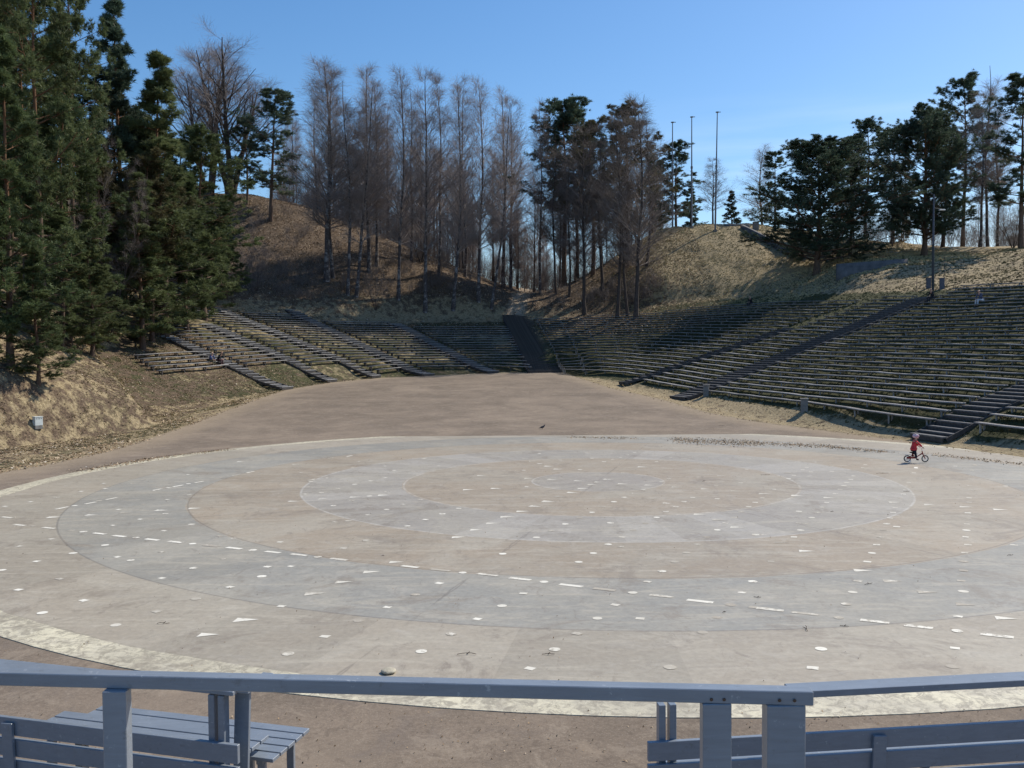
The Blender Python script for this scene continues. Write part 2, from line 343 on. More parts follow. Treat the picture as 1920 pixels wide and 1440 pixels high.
# poured slabs: each sector slab a little lighter or darker, dark joints between
ang = c.math('DIVIDE', c.math('ARCTAN2', sp.outputs[1], sp.outputs[0]), 2*math.pi)
def sector(n, off):
    f = c.math('FRACT', c.math('ADD', c.math('MULTIPLY', ang, n), off)); fl = c.math('FLOOR', c.math('ADD', c.math('MULTIPLY', ang, n), off))
    d = c.math('MULTIPLY', c.math('MINIMUM', f, c.math('SUBTRACT', 1.0, f)), c.math('MULTIPLY', r_, 2*math.pi/n)); return d, fl
d8, k8 = sector(8, .36); d32, k32 = sector(44, .2)
bandi = c.math('FLOOR', c.math('MULTIPLY', rn, 6.01))
wn = c.n('ShaderNodeTexWhiteNoise', noise_dimensions='2D'); cb = c.n('ShaderNodeCombineXYZ'); c.l(k32, cb.inputs[0]); c.l(bandi, cb.inputs[1]); c.l(cb.outputs[0], wn.inputs['Vector'])
ringcol = c.mix(c.ramp(rn, [(.3, .15), (.7, .36)]), ringcol, c.mix(1.0, ringcol, c.ramp(wn.outputs['Value'], [(0, .78), (1, 1.22)]), 'MULTIPLY'))
st_ = c.noise(.9, 8, o, .75, 2.5, (.25, 1.4, 1)); ringcol = c.mix(c.math('MULTIPLY', c.ramp(st_, [(.52, 0), (.60, 1)]), .45), ringcol, (.45, .41, .33))
st2 = c.noise(.42, 8, o, .78, 1.0); ringcol = c.mix(c.math('MULTIPLY', c.ramp(st2, [(.54, 0), (.62, 1)]), .55), ringcol, (.225, .19, .15))
st3 = c.noise(3.2, 7, o, .75, .8, (1, .5, 1)); ringcol = c.mix(c.math('MULTIPLY', c.ramp(st3, [(.57, 0), (.66, 1)]), .45), ringcol, (.19, .16, .13))
wob = c.math('MULTIPLY', c.math('SUBTRACT', c.noise(.8, 4, o), .5), .22)
jo = c.math('MULTIPLY', c.rng(c.math('ABSOLUTE', c.math('ADD', d8, wob)), .03, .0), c.ramp(c.noise(.33, 2, o), [(.36, .15), (.52, 1)]))
ringcol = c.mix(c.math('MULTIPLY', jo, .5), ringcol, (.13, .11, .095))
rp = c.math('MULTIPLY', c.math('MULTIPLY', c.rng(rn, .334, .337), c.rng(rn, .498, .495)), c.ramp(c.math('ADD', wn.outputs['Value'], c.math('MULTIPLY', c.math('SUBTRACT', c2, .5), .9)), [(.70, 0), (.78, 1)]))
ringcol = c.mix(c.math('MULTIPLY', rp, .26), ringcol, (.45, .43, .39))
# the painted circle lines, worn
def circ(rr, w): return c.rng(c.math('ABSOLUTE', c.math('SUBTRACT', r_, rr)), w, w*.4)
lines = c.math('MAXIMUM', circ(6.91, .05), c.math('MAXIMUM', circ(10.35, .05), circ(2.35, .045)))
ringcol = c.mix(c.math('MULTIPLY', c.math('MULTIPLY', lines, c.ramp(c2, [(.38, .15), (.6, 1)])), .6), ringcol, (.55, .53, .48))
dl = c.math('MAXIMUM', circ(13.81, .035), circ(17.26, .035))
ringcol = c.mix(c.math('MULTIPLY', dl, .45), ringcol, (.14, .125, .11))
worn = c.math('MULTIPLY', c.rng(rw, .9620, .9626), c.ramp(c.noise(5.5, 9, o, .8, .8), [(.48, 0), (.56, 1)]))
ringcol = c.mix(c.math('MULTIPLY', worn, .8), ringcol, (.29, .26, .20))
ringcol = c.mix(c.math('MULTIPLY', c.ramp(c4, [(.62, 0), (.72, 1)]), .3), ringcol, (.2, .18, .15))
ringcol = c.mix(.45, ringcol, c.mix(1.0, ringcol, c.ramp(c3, [(.3, .72), (.7, 1.25)]), 'MULTIPLY'))
c.bump(c.math('ADD', c3, c.math('MULTIPLY', c4, .4)), .25, .01)
b = bmesh.new(); NS = 128; zt = .012
ringr = [0.0, 3.5, 6.9, 10.35, 13.8, 17.25, 19.95, R_ST]; prev = None; cv = b.verts.new((0, 0, zt))
for rr in ringr[1:]:
    cur = [b.verts.new((rr*math.cos(2*math.pi*k/NS), rr*math.sin(2*math.pi*k/NS), zt)) for k in range(NS)]
    for k in range(NS):
        if prev is None: b.faces.new((cv, cur[k], cur[(k+1) % NS]))
        else: b.faces.new((prev[k], cur[k], cur[(k+1) % NS], prev[(k+1) % NS]))
    prev = cur
low = [b.verts.new((v.co.x*1.0006, v.co.y*1.0006, -.25)) for v in prev]
for k in range(NS): b.faces.new((prev[k], low[k], low[(k+1) % NS], prev[(k+1) % NS]))
bmesh.ops.recalc_face_normals(b, faces=list(b.faces)); me = bpy.data.meshes.new('dance_floor'); b.to_mesh(me); b.free(); me.materials.append(c.col(ringcol))
floor = link('dance_floor', me); floor.location = (CX, CY, 0); tag(floor, 'round concrete dance floor painted in brown and grey rings', 'dance floor', kind='structure')

# the white positions painted on the floor for the dancers: read off the photograph, laid on the floor
def off(ox, oy, pts): return [(ox+x/4, oy+y/4) for x, y in pts]
DASH = off(0, 840, [(145,577),(365,600),(745,642),(893,661),(1140,686),(1315,704),(1585,733),(1755,751),(50,520),(465,450),(680,412),(835,380),(1180,312),(1335,285),(1495,255),(1635,229),(1770,205),(1880,180)]) \
  + off(480, 840, [(125,780),(320,800),(620,833),(1155,890),(1380,915),(1735,950),(560,77),(700,60),(860,27),(1260,80),(420,238)]) \
  + off(960, 1060, [(60,102),(443,150),(693,180),(1120,230),(1408,268),(1870,320)]) + off(1440, 1060, [(15,330),(275,360),(800,420),(1130,460),(1718,527)]) + off(1440, 840, [(1552,128),(1110,148)])
TRI = off(0, 840, [(685,503),(405,519),(940,487),(1210,467),(1460,452),(1805,103)]) \
  + off(480, 840, [(300,124),(740,148),(1200,176),(280,400),(505,382),(740,368),(955,353),(1690,207),(1590,313),(1800,303),(1880,516),(1770,564),(1650,614),(1515,668),(1050,855),(865,928)]) \
  + off(960, 840, [(100,80),(275,137),(345,159),(300,236),(495,247),(600,276),(530,304),(450,334),(365,364),(270,400),(170,437),(75,475),(125,227),(215,118),(155,99),(1140,87),(975,142),(850,187),(720,235),(655,256),(830,268),(1030,279),(1235,293),(1055,378),(1165,414),(1405,497),(1545,540),(1685,594),(1850,650),(1675,322),(1450,307),(1575,208),(1890,342)]) \
  + off(1440, 840, [(655,168),(160,186),(455,373),(215,357),(705,390),(950,407),(1210,424),(1480,441),(1740,462),(100,708),(285,772),(705,918)]) \
  + off(0, 1060, [(1560,520),(1840,408)]) + off(480, 1060, [(655,125),(435,212)]) + off(1440, 1060, [(930,117),(1190,200),(1475,293),(1780,397)])
DOT = off(0, 840, [(625,628),(1020,672),(1445,717),(1895,765),(742,396),(560,432),(1413,268),(1420,352),(1437,572),(788,728),(980,842),(1450,900),(548,788),(15,915)]) \
  + off(480, 840, [(692,547),(980,461),(1398,494),(1135,585),(825,692),(1850,793),(463,817),(490,335),(580,432),(740,272),(850,360),(340,184),(410,252)]) \
  + off(960, 840, [(205,40),(183,670),(910,616),(720,722),(1460,668),(1125,925),(400,570),(505,523),(600,482),(765,404),(840,369),(738,562),(1085,520),(1000,564),(1540,614),(1720,478),(500,855),(610,788),(1220,854),(1310,785)]) \
  + off(1440, 840, [(328,522),(245,616),(890,568),(780,787),(1502,526),(1488,616),(1467,850),(640,209),(590,258),(570,283),(440,270),(155,230),(845,668),(1508,375)]) \
  + off(0, 1060, [(318,356),(868,447),(1470,250)]) + off(480, 1060, [(43,82),(1195,219),(1845,303),(770,414),(1468,513),(240,662),(1240,645),(1550,55)]) \
  + off(960, 1060, [(240,123),(905,205),(1640,295),(640,397),(1805,120),(320,630),(1185,763),(1430,502),(1125,44)]) + off(1440, 1060, [(635,200),(530,391),(1420,492),(398,626),(1383,757),(585,290),(1465,195)])
SQ = off(0, 840, [(250,585),(540,617),(1265,298),(1410,198),(1400,135),(1610,263),(1255,387),(1075,423),(890,461),(1240,492),(1052,534),(847,580),(1230,620),(1650,660),(1757,678),(880,817),(1215,779),(1675,830),(145,736),(385,682),(275,849),(230,403),(500,282),(670,255),(790,305),(995,267),(325,310),(40,437),(780,265),(610,325),(425,370)]) \
  + off(480, 840, [(435,40),(775,100),(530,225),(970,135),(1035,167),(1370,133),(615,303),(370,345),(860,246),(918,255),(970,220),(1095,296),(970,328),(718,395),(590,554),(835,501),(1105,421),(1225,451),(1232,388),(1270,537),(1520,453),(655,751),(180,704),(262,886),(85,890)]) \
  + off(960, 840, [(560,37),(920,35),(870,50),(815,70),(755,87),(690,103),(360,90),(600,77),(1280,38),(1190,70),(1085,103),(1485,103),(1430,122),(1760,160),(1640,40),(1175,230),(1120,253),(1575,253),(1530,280),(1715,262),(1390,217),(985,310),(915,340),(680,441),(295,620),(823,668),(818,740),(1600,563),(1665,520),(1155,477),(1230,440),(1290,403),(1355,371),(1540,380),(1775,440),(1825,407),(1875,374),(1390,722),(425,185),(510,162),(110,290),(195,260),(90,167)]) \
  + off(1440, 840, [(770,90),(730,125),(715,147),(620,235),(540,310),(505,341),(195,205),(320,180),(480,175),(350,105),(290,145),(260,163),(450,38),(80,38),(45,310),(440,408),(405,444),(365,482),(285,567),(230,562),(232,475),(195,667),(85,783),(25,850),(1095,186),(1055,258),(1045,286),(1030,312),(1015,346),(992,376),(955,446),(938,484),(915,525),(965,590),(865,615),(815,725),(745,852),(1530,167),(1523,209),(1520,233),(1513,283),(1515,313),(1508,407),(1500,486),(1492,570),(1483,667),(1500,725),(1475,785),(1467,918),(1405,135),(1270,140),(1780,285),(1845,726)]) \
  + off(0, 1060, [(630,262),(1175,345),(450,101),(140,182),(1215,95),(1725,163)]) + off(480, 1060, [(190,306),(985,313),(1375,133),(518,532),(1660,402)]) \
  + off(960, 1060, [(85,210),(775,295),(960,398),(1540,390),(490,510),(1725,202),(135,772),(1015,122)]) + off(1440, 1060, [(675,117),(1470,40),(1450,115),(1425,382),(1403,620),(335,768)])
zm = zt+.004; d0 = onz(36, 984, zm); d1 = onz(1870, 1192, zm); da = math.atan2(d1[1]-d0[1], d1[0]-d0[0])
e0 = onz(170, 943, zm); e1 = onz(470, 885, zm); db = math.atan2(e1[1]-e0[1], e1[0]-e0[0])
b = bmesh.new(); wl = b.verts.layers.float.new('wear')
def poly(cx, cy, pts): wv = random.random()**1.6; zz = zm + random.uniform(0, .003); fv = [b.verts.new((cx+x-CX, cy+y-CY, zz)) for x, y in pts]; [v.__setitem__(wl, wv) for v in fv]; b.faces.new(fv)
def rot2(pts, a): ca, sa = math.cos(a), math.sin(a); return [(x*ca-y*sa, x*sa+y*ca) for x, y in pts]
for q in DASH:
    p = onz(*q, zm); far = (q[0] < 480 and q[1] < 960 and not (q[1] > 980)) or q[1] < 905
    a = db if far else da; l = random.uniform(.22, .25); w = random.uniform(.062, .072)
    poly(p[0], p[1], rot2([(-l, -w), (l*random.uniform(.9, 1), -w*random.uniform(.8, 1)), (l, w), (-l*random.uniform(.9, 1), w)], a))
for q in TRI:
    p = onz(*q, zm); a = random.uniform(-.12, .12) + (.12 if q[0] < 1000 else -.2); s = random.uniform(.8, 1.0)
    poly(p[0], p[1], rot2([(-.20*s, -.13*s), (.24*s, 0), (-.16*s, .13*s)], a))
for q in DOT:
    p = onz(*q, zm); s = random.uniform(.085, .10); poly(p[0], p[1], [(s*math.cos(t), s*math.sin(t)) for t in np.linspace(0, 2*math.pi, 15)[:-1]])
for q in SQ:
    p = onz(*q, zm); s = random.uniform(.07, .085); poly(p[0], p[1], rot2([(-s, -s*.85), (s*random.uniform(.8, 1), -s*.85), (s, s*.85), (-s, s*random.uniform(.5, .85))], da+random.uniform(-.2, .2)))
wm = N('white_floor_paint', .7); f = wm.noise(9, 6, rough=.75); wo_ = wm.mix(wm.rng(wm.math('ADD', f, wm.math('MULTIPLY', wm.attr('wear'), .30)), .58, .70), (.74, .72, .64), (.36, .325, .27))
wm.col(wm.mix(wm.ramp(wm.noise(.35, 3), [(.40, 0), (.62, .6)]), wo_, (.48, .45, .38)))
me = bpy.data.meshes.new('painted_marks'); b.to_mesh(me); b.free(); me.materials.append(wm.m); link('painted_marks', me, floor)
# ------------------------------------------------------------------ stairs and benches of the bowl
wood = N('weathered_grey_plank', .75); o = wood.obj()
w1 = wood.ramp(wood.noise(1.7, 5, o), [(.3, (.18, .18, .185)), (.7, (.34, .335, .33))])
w1 = wood.mix(.5, w1, wood.mix(1.0, w1, wood.ramp(wood.rand(), [(0, .65), (1, 1.4)]), 'MULTIPLY'))
w1 = wood.mix(wood.ramp(wood.noise(9, 4, o), [(.56, 0), (.68, .8)]), w1, (.10, .09, .08))
M_WOOD = wood.col(w1)
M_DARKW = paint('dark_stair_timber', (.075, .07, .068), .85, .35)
M_TREAD_SHADE = paint('shade_darkened_tread', (.13, .13, .135), .8, .35)  # tread timber darkened in its colour for shade on the right stairs
ONES = ['', 'first', 'second', 'third', 'fourth', 'fifth', 'sixth', 'seventh', 'eighth', 'ninth', 'tenth', 'eleventh', 'twelfth', 'thirteenth', 'fourteenth', 'fifteenth', 'sixteenth', 'seventeenth', 'eighteenth', 'nineteenth', 'twentieth']
def ordw(n): return ONES[n] if n <= 20 else ('thirtieth' if n == 30 else ('twenty-' if n < 30 else 'thirty-') + ONES[n % 10])
def zrow(x, y): return float(zseat(np.array(x), np.array(y)))
# a stair: foot and top as seen in the photograph (laid on the slope), width, length, label
STAIRS = [
 ('R3', (1742, 829), (1900, 745), 2.5, 30, 'wide dark timber stairs behind the cycling child'),
 ('R2', (1273, 749), (1742, 557), 2.4, None, 'dark timber stairs rising beside the left concrete bollard'),
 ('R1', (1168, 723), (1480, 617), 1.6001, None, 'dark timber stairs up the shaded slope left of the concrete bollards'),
 ('C', (1022, 699), (967, 588), 3.7, None, 'broad dark central stairs leading up to the dirt path'),
 ('L5', (922, 700), (738, 607), 1.7, None, 'narrow dark stairs in the shade, next left of the broad central stairs'),
 ('L4', (802, 705), (540, 577), 1.7, None, 'narrow stepped aisle half in shade, second left of the central stairs'),
 ('L3', (703, 709), (398, 578), 1.6, None, 'narrow sunlit stepped aisle, third left of the central stairs'),
 ('L2', (620, 717), (378, 606), 1.6, None, 'narrow stepped aisle crossing the bare grass bank, fourth left of the central stairs'),
 ('L1', (536, 731), (303, 629), 1.6, None, 'narrow stepped aisle beside the seated couple, nearest to the pines')]
SLINE = {}
for key, f_, t_, wd, ln_, lab in STAIRS:
    A_ = hit(*f_)[:2]; B_ = hit(*t_)[:2]; d_ = (B_-A_)/np.hypot(*(B_-A_)); SLINE[key] = (A_, d_, ln_ or np.hypot(*(B_-A_)), wd)
step_meshes = {}
def step_mesh(wd):
    if wd not in step_meshes:
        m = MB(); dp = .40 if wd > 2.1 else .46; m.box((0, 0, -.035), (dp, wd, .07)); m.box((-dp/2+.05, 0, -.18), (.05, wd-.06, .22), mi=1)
        step_meshes[wd] = m.mesh('step', [M_DARKW if wd > 3 else (M_TREAD_SHADE if wd > 2.1 or wd == 1.6001 else M_WOOD), M_DARKW])  # centre and right treads take darker timber in place of shade
    return step_meshes[wd]
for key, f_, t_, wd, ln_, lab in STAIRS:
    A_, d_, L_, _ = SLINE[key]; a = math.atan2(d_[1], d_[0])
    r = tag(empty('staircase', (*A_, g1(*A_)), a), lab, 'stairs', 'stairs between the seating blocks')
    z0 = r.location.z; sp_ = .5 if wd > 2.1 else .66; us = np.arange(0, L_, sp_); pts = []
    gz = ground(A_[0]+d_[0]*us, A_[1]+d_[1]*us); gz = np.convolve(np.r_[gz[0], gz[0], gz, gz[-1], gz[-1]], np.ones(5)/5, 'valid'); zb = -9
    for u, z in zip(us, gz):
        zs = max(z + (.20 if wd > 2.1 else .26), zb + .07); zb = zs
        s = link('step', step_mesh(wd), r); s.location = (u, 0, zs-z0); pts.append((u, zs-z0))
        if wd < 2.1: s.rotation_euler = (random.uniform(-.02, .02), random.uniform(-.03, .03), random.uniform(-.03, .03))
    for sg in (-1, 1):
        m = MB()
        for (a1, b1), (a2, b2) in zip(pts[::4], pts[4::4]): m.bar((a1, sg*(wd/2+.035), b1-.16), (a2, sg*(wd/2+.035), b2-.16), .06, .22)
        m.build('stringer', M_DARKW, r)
def full_row(u):                                                 # the whole row, from the right wing round the back to the left wing
    vs = np.arange(62, 0, -.3); n = np.array((math.cos(PR), math.sin(PR))); t = np.array((-n[1], n[0]))
    W1 = (np.array((BX, BY)) + (hh(PR)+u)*n + hd(PR)*t)[None] - t[None]*vs[:, None]
    ph = np.linspace(PR, PL, 260); nn_ = np.c_[np.cos(ph), np.sin(ph)]; tt_ = np.c_[-nn_[:, 1], nn_[:, 0]]
    A1 = np.array((BX, BY)) + (hh(ph)+u)[:, None]*nn_ + hd(ph)[:, None]*tt_
    vl = np.arange(.3, max(.7, 8-.35*max(0, u-7)), .3); W2 = A1[-1][None] + tt_[-1][None]*vl[:, None]
    return np.r_[W1, A1, W2]
def crossing(P, key):
    A_, d_, L_, wd = SLINE[key]; c_ = (P[:, 0]-A_[0])*d_[1] - (P[:, 1]-A_[1])*d_[0]; al = (P-A_)@d_
    k = np.where((c_[:-1]*c_[1:] <= 0) & (al[:-1] > -8) & (al[:-1] < 60))[0]
    return (int(k[0]) if len(k) else None), wd/2+.22
def resample(P, step=1.4):
    cum = np.r_[0, np.cumsum(np.hypot(*np.diff(P, axis=0).T))]; k = max(2, int(cum[-1]/step)+1); d = np.linspace(0, cum[-1], k)
    return np.c_[np.interp(d, cum, P[:, 0]), np.interp(d, cum, P[:, 1])]
def trim(P, i0, i1, m0, m1):
    Q_ = P[i0:i1+1]
    if len(Q_) < 4: return None
    cum = np.r_[0, np.cumsum(np.hypot(*np.diff(Q_, axis=0).T))]
    if cum[-1] < m0+m1+.8: return None
    d = np.r_[m0, cum[(cum > m0) & (cum < cum[-1]-m1)], cum[-1]-m1]
    return np.c_[np.interp(d, cum, Q_[:, 0]), np.interp(d, cum, Q_[:, 1])]
lm = MB(); lm.box((-.12, 0, -.30), (.09, .09, .56)); lm.box((.13, 0, -.30), (.09, .09, .56)); lm.box((0, 0, -.045), (.36, .07, .07)); LEG = lm.mesh('leg', M_DARKW)
lm = MB(); lm.box((-.1, 0, -.27), (.08, .06, .5)); lm.box((.12, 0, -.27), (.08, .06, .5)); lm.box((0, 0, -.035), (.34, .05, .05)); LEG2 = lm.mesh('leg', M_WOOD)
BLOCKS = [(None, 'R3', 0, 33, 'in the block right of the stairs behind the child'),
 ('R3', 'R2', 0, 29, 'in the long block right of the bollard stairs'),
 ('R2', 'R1', 0, 26, 'in the block left of the bollard stairs'),
 ('R1', 'C', 1, 25, 'in the block just right of the central stairs'),
 ('C', 'L5', 1, 18, 'in the block just left of the central stairs'),
 ('L5', 'L4', 1, 20, 'in the second block left of the central stairs'),
 ('L4', 'L3', 1, 23, 'in the third block left of the central stairs'),
 ('L3', 'L2', 4, 23, 'in the fourth block left of the central stairs'),
 ('L2', 'L1', 5, 18, 'in the small block right of the seated couple'),
 ('L1', None, 5, 10, 'in the leftmost block where the couple sits')]
ROWS = {}; SEATZ = {}
for bi, (ka, kb, k0, k1, bl) in enumerate(BLOCKS):
    for k in range(k0, k1):
        u = 1.4 + .9*k + random.uniform(-.03, .03); FR = full_row(u)
        ia, ma = crossing(FR, ka) if ka else (0, 0); ib, mb_ = crossing(FR, kb) if kb else (len(FR)-1, 0)
        if ia is None or ib is None: continue
        if bi == 3:
            ang_ = np.degrees(np.arctan2(FR[:, 1]-BY, FR[:, 0]-BX)); lim = np.interp(u, [18.6, 22, 25.5], [130, 62, 42]); ok = np.where(ang_ < lim)[0]
            if len(ok): ib = min(ib, int(ok[-1])) if lim < 120 else ib
        P = trim(FR, ia, ib, ma, mb_)
        if P is None: continue
        P = resample(P); ROWS[(bi, k)] = P
        Zs = np.array([float(ground(q[0], q[1])) for q in P]); Zt = np.array([zrow(*q) for q in P]) + .05
        if len(Zs) > 4: Zs = np.convolve(np.r_[Zs[0], Zs, Zs[-1]], np.ones(3)/3, 'valid')
        hs_ = .24 if bi < 4 else .36; H = np.maximum(Zs + hs_, .6*Zt + .4*Zs + hs_)                # plank height follows the row
        H = H + rng.uniform(-.025, .025, len(H)); mid = len(P)//2
        SEATZ[(bi, k)] = (lambda q, P=P, H=H: float(H[int(np.argmin(np.hypot(P[:, 0]-q[0], P[:, 1]-q[1])))]))
        T = np.gradient(P, axis=0); T /= np.hypot(T[:, 0], T[:, 1])[:, None]; Nn = np.c_[T[:, 1], -T[:, 0]]
        base = np.array((*P[mid], Zs[mid])); rt_ = tag(empty('plank_bench', base), f'grey plank bench, {ordw(k-k0+1)} row up {bl}', 'bench', 'plank benches of the open-air seating')
        V = []; Qd = []
        for w0, w1_ in ((-.19, -.012), (.012, .19)):
            s0 = len(V)
            for i in range(len(P)):
                for ww, dz in ((w0, 0), (w1_, 0), (w1_, -.065), (w0, -.065)): V.append((*(P[i]+Nn[i]*ww - base[:2]), H[i]+dz-base[2]))
            for i in range(len(P)-1):
                for j in range(4): A = s0+i*4; Qd.append((A+j, A+(j+1) % 4, A+4+(j+1) % 4, A+4+j))
            Qd.append((s0, s0+3, s0+2, s0+1)); e = s0+(len(P)-1)*4; Qd.append((e, e+1, e+2, e+3))
        me = npmesh('seat', V, Qd, mat=M_WOOD); bmm = bmesh.new(); bmm.from_mesh(me); bmesh.ops.recalc_face_normals(bmm, faces=list(bmm.faces)); bmm.to_mesh(me); bmm.free()
        link('seat', me, rt_)
        cum = np.r_[0, np.cumsum(np.hypot(*np.diff(P, axis=0).T))]; nl = max(2, int(cum[-1]/(2.9 if bi < 4 else 2.3))+1)
        for d in np.linspace(.35, cum[-1]-.35, nl):
            x = np.interp(d, cum, P[:, 0]); y = np.interp(d, cum, P[:, 1]); h = np.interp(d, cum, H); i = min(len(P)-1, int(np.searchsorted(cum, d)))
            l = link('leg', LEG2 if bi < 4 else LEG, rt_); l.location = (x-base[0], y-base[1], h-.05-base[2]); l.rotation_euler = (0, 0, math.atan2(Nn[i][1], Nn[i][0]))

# ------------------------------------------------------------------ things round the bowl
M_CONC = paint('old_concrete', (.22, .215, .205), .9, .25, 3.0, (.16, .15, .14))
for px, py, hpx, lab in ((1324, 742, 23, 'left of two grey concrete bollards, beside the dark stairs'), (1508, 771, 27, 'right of two grey concrete bollards, standing alone before the lowest bench')):
    p = hit(px, py); h = hpx*p[1]/F; r = tag(empty('concrete_bollard', p-np.array((0, 0, .1)), rad(-15)), lab, 'bollard', 'concrete bollards at the foot of the seating')
    m = MB(); m.box((0, 0, h*.46), (.42, .42, h*.92+.1)); m.build('shaft', M_CONC, r, .02)
    m = MB(); m.box((0, 0, h*.96), (.50, .50, h*.08)); m.build('cap', M_CONC, r, .012)
# utility cabinet on the left bank
M_CAB = paint('pale_grey_cabinet_paint', (.62, .67, .66), .5, .1); M_BLK = paint('black_plastic', (.02, .02, .022), .5, .2)
p = hit(71, 806); s = p[1]/F; r = tag(empty('utility_cabinet', p, rad(28)), 'pale grey metal utility cabinet alone on the left grass bank', 'utility box')
w, h = 15*s, 21*s
m = MB(); m.box((0, 0, h*.63), (w*.62, w, h*.76)); m.build('body', M_CAB, r, .008)
m = MB(); m.box((0, 0, h*1.03), (w*.70, w*1.08, h*.05)); m.build('lid', M_CAB, r, .006)
m = MB(); m.box((0, 0, h*.08), (w*.60, w*.97, h*.30)); m.build('plinth', M_CONC, r, .006)
m = MB(); m.box((-w*.315, 0, h*.235), (.012, w*.98, .02)); m.build('seam', M_BLK, r)
rr = MB()
for k in range(4): rr.box(((w*.312), (k-1.5)*w*.22, h*.86), (.012, w*.10, h*.06))
r.rotation_euler.z = rad(-32)
rr.build('vents', M_BLK, r)
# concrete walls on the right hill
M_WALL = paint('shade_toned_weathered_concrete', (.115, .115, .12), .9, .3, 1.6, (.07, .07, .068))  # concrete colour darkened to stand for the pine's shade over the wall
def wall(pa, pb, hpx_a, hpx_b, th, lab, extra=None):
    A = at(*pa); B = at(*pb); A = A.copy(); B = B.copy(); ha = hpx_a*A[1]/F; hb = hpx_b*B[1]/F
    d = (B-A)[:2]; L = np.hypot(*d); n = np.array((-d[1], d[0]))/L*th
    K = 8; V = []; Qd = []
    for k in range(K+1):
        t = k/K; q = A*(1-t)+B*t; hz = ha*(1-t)+hb*t; gz = g1(*q[:2]) - 1.2
        for o_, z in ((0, q[2]+hz), (1, q[2]+hz), (1, min(gz, q[2]-.3)), (0, min(gz, q[2]-.3))): V.append((q[0]+n[0]*o_-A[0], q[1]+n[1]*o_-A[1], z-A[2]))
    for k in range(K):
        for j in range(4): a0 = k*4; Qd.append((a0+j, a0+(j+1) % 4, a0+4+(j+1) % 4, a0+4+j))
    Qd += [(0, 3, 2, 1), (K*4, K*4+1, K*4+2, K*4+3)]
    me = npmesh('wall', V, Qd, mat=M_WALL); bmm = bmesh.new(); bmm.from_mesh(me); bmesh.ops.recalc_face_normals(bmm, faces=list(bmm.faces)); bmm.to_mesh(me); bmm.free()
    o_ = link('retaining_wall', me); o_.location = tuple(A); return tag(o_, lab, 'wall')
wall((1388, 428, 129), (1490, 478, 115), 7, 7, .5, 'sloping concrete retaining wall running down the grassy mound')
wall((1358, 426, 131), (1406, 426, 130), 6, 6, .5, 'low pale concrete parapet on top of the mound beside the flagpoles')
wall((1569, 515, 98), (1702, 497, 97), 20, 12, .45, 'long low grey concrete wall behind the big pine trunk')
p = at(1417, 428, 129); o_ = MB().box((0, 0, .3), (.75, .75, 1.3)).build('concrete_block', M_CONC, None, .03); o_.location = tuple(p); tag(o_, 'small square concrete block at the upper end of the sloping wall', 'block')
# flagpoles
M_POLE = paint('grey_pole_paint', (.22, .23, .24), .45, .15)
for px, pyb, pyt, D, lab in ((1261, 429, 230, 133, 'leftmost and shortest of three bare flagpoles on the mound'), (1297, 427, 220, 131, 'middle one of three bare flagpoles on the mound'), (1341, 426, 211, 128, 'rightmost and tallest of three bare flagpoles on the mound')):
    a = at(px, pyb, D); tpx = px+4 if px > 1300 else px; b_ = at(tpx, pyt, D); a[2] = min(a[2], g1(a[0], a[1]))-.05; L = b_[2]-a[2]; dx = b_[0]-a[0]
    r = tag(empty('flagpole', a), lab, 'flagpole', 'flagpoles on the mound')
    m = MB(); m.tube((0, 0, 0), (dx*.55, 0, L*.55), .14, .115); m.build('lower_mast', M_POLE, r)
    m = MB(); m.tube((dx*.55, 0, L*.55), (dx, 0, L), .10, .065); m.build('upper_mast', M_POLE, r)
    m = MB(); m.tube((dx*.545, 0, L*.54), (dx*.56, 0, L*.56), .17, .17); m.build('collar', M_POLE, r)
    m = MB(); m.tube((dx, 0, L), (dx, 0, L+.10), .24, .24); m.box((dx+.3, 0, L+.06), (.36, .1, .08)); m.build('finial', M_POLE, r)
    m = MB(); m.box((0, 0, .05), (.5, .5, .4)); m.build('base', M_CONC, r)
# lamp post, boxes, thin rods by the top row on the right
M_LAMPP = paint('dull_steel', (.04, .045, .05), .5, .2); M_GREYBOX = paint('blue_grey_box_paint', (.085, .095, .125), .6, .15)
p = hit(1749, 545, 60); D = p[1]; k = D/F; r = tag(empty('lamp_post', p), 'tall dark lamp post with one arm, behind the top bench row', 'lamp post'); H = (545-366)*k
m = MB(); m.tube((0, 0, -.3), (0, 0, H*.48), .12, .11, 12); m.build('lower_post', M_LAMPP, r)
m = MB(); m.tube((0, 0, H*.48), (.03, 0, H), .09, .065, 12); m.build('upper_post', M_GREYBOX, r)
m = MB(); m.tube((0, 0, H*.855), (.75, -.05, H*.845), .045, .04); m.build('arm', M_LAMPP, r)
m = MB(); m.box((.75, -.05, H*.835), (.55, .24, .10)); m.build('lamp_head', paint('pale_lamp_cover', (.55, .58, .6), .3, .1), r, .03)
for px, py, lab in ((1741, 541, 'blue-grey steel box left of the lamp post'), (1766, 542, 'blue-grey steel box right of the lamp post, beside a thin rod')):
    q = hit(px, py, 60); r = tag(empty('equipment_box', q, rad(-20)), lab, 'box', 'boxes beside the lamp post')
    m = MB(); m.box((0, 0, .40), (.40, .42, 1.05)); m.build('body', M_GREYBOX, r, .01); m = MB(); m.box((0, 0, .95), (.46, .48, .05)); m.build('lid', M_GREYBOX, r, .01)
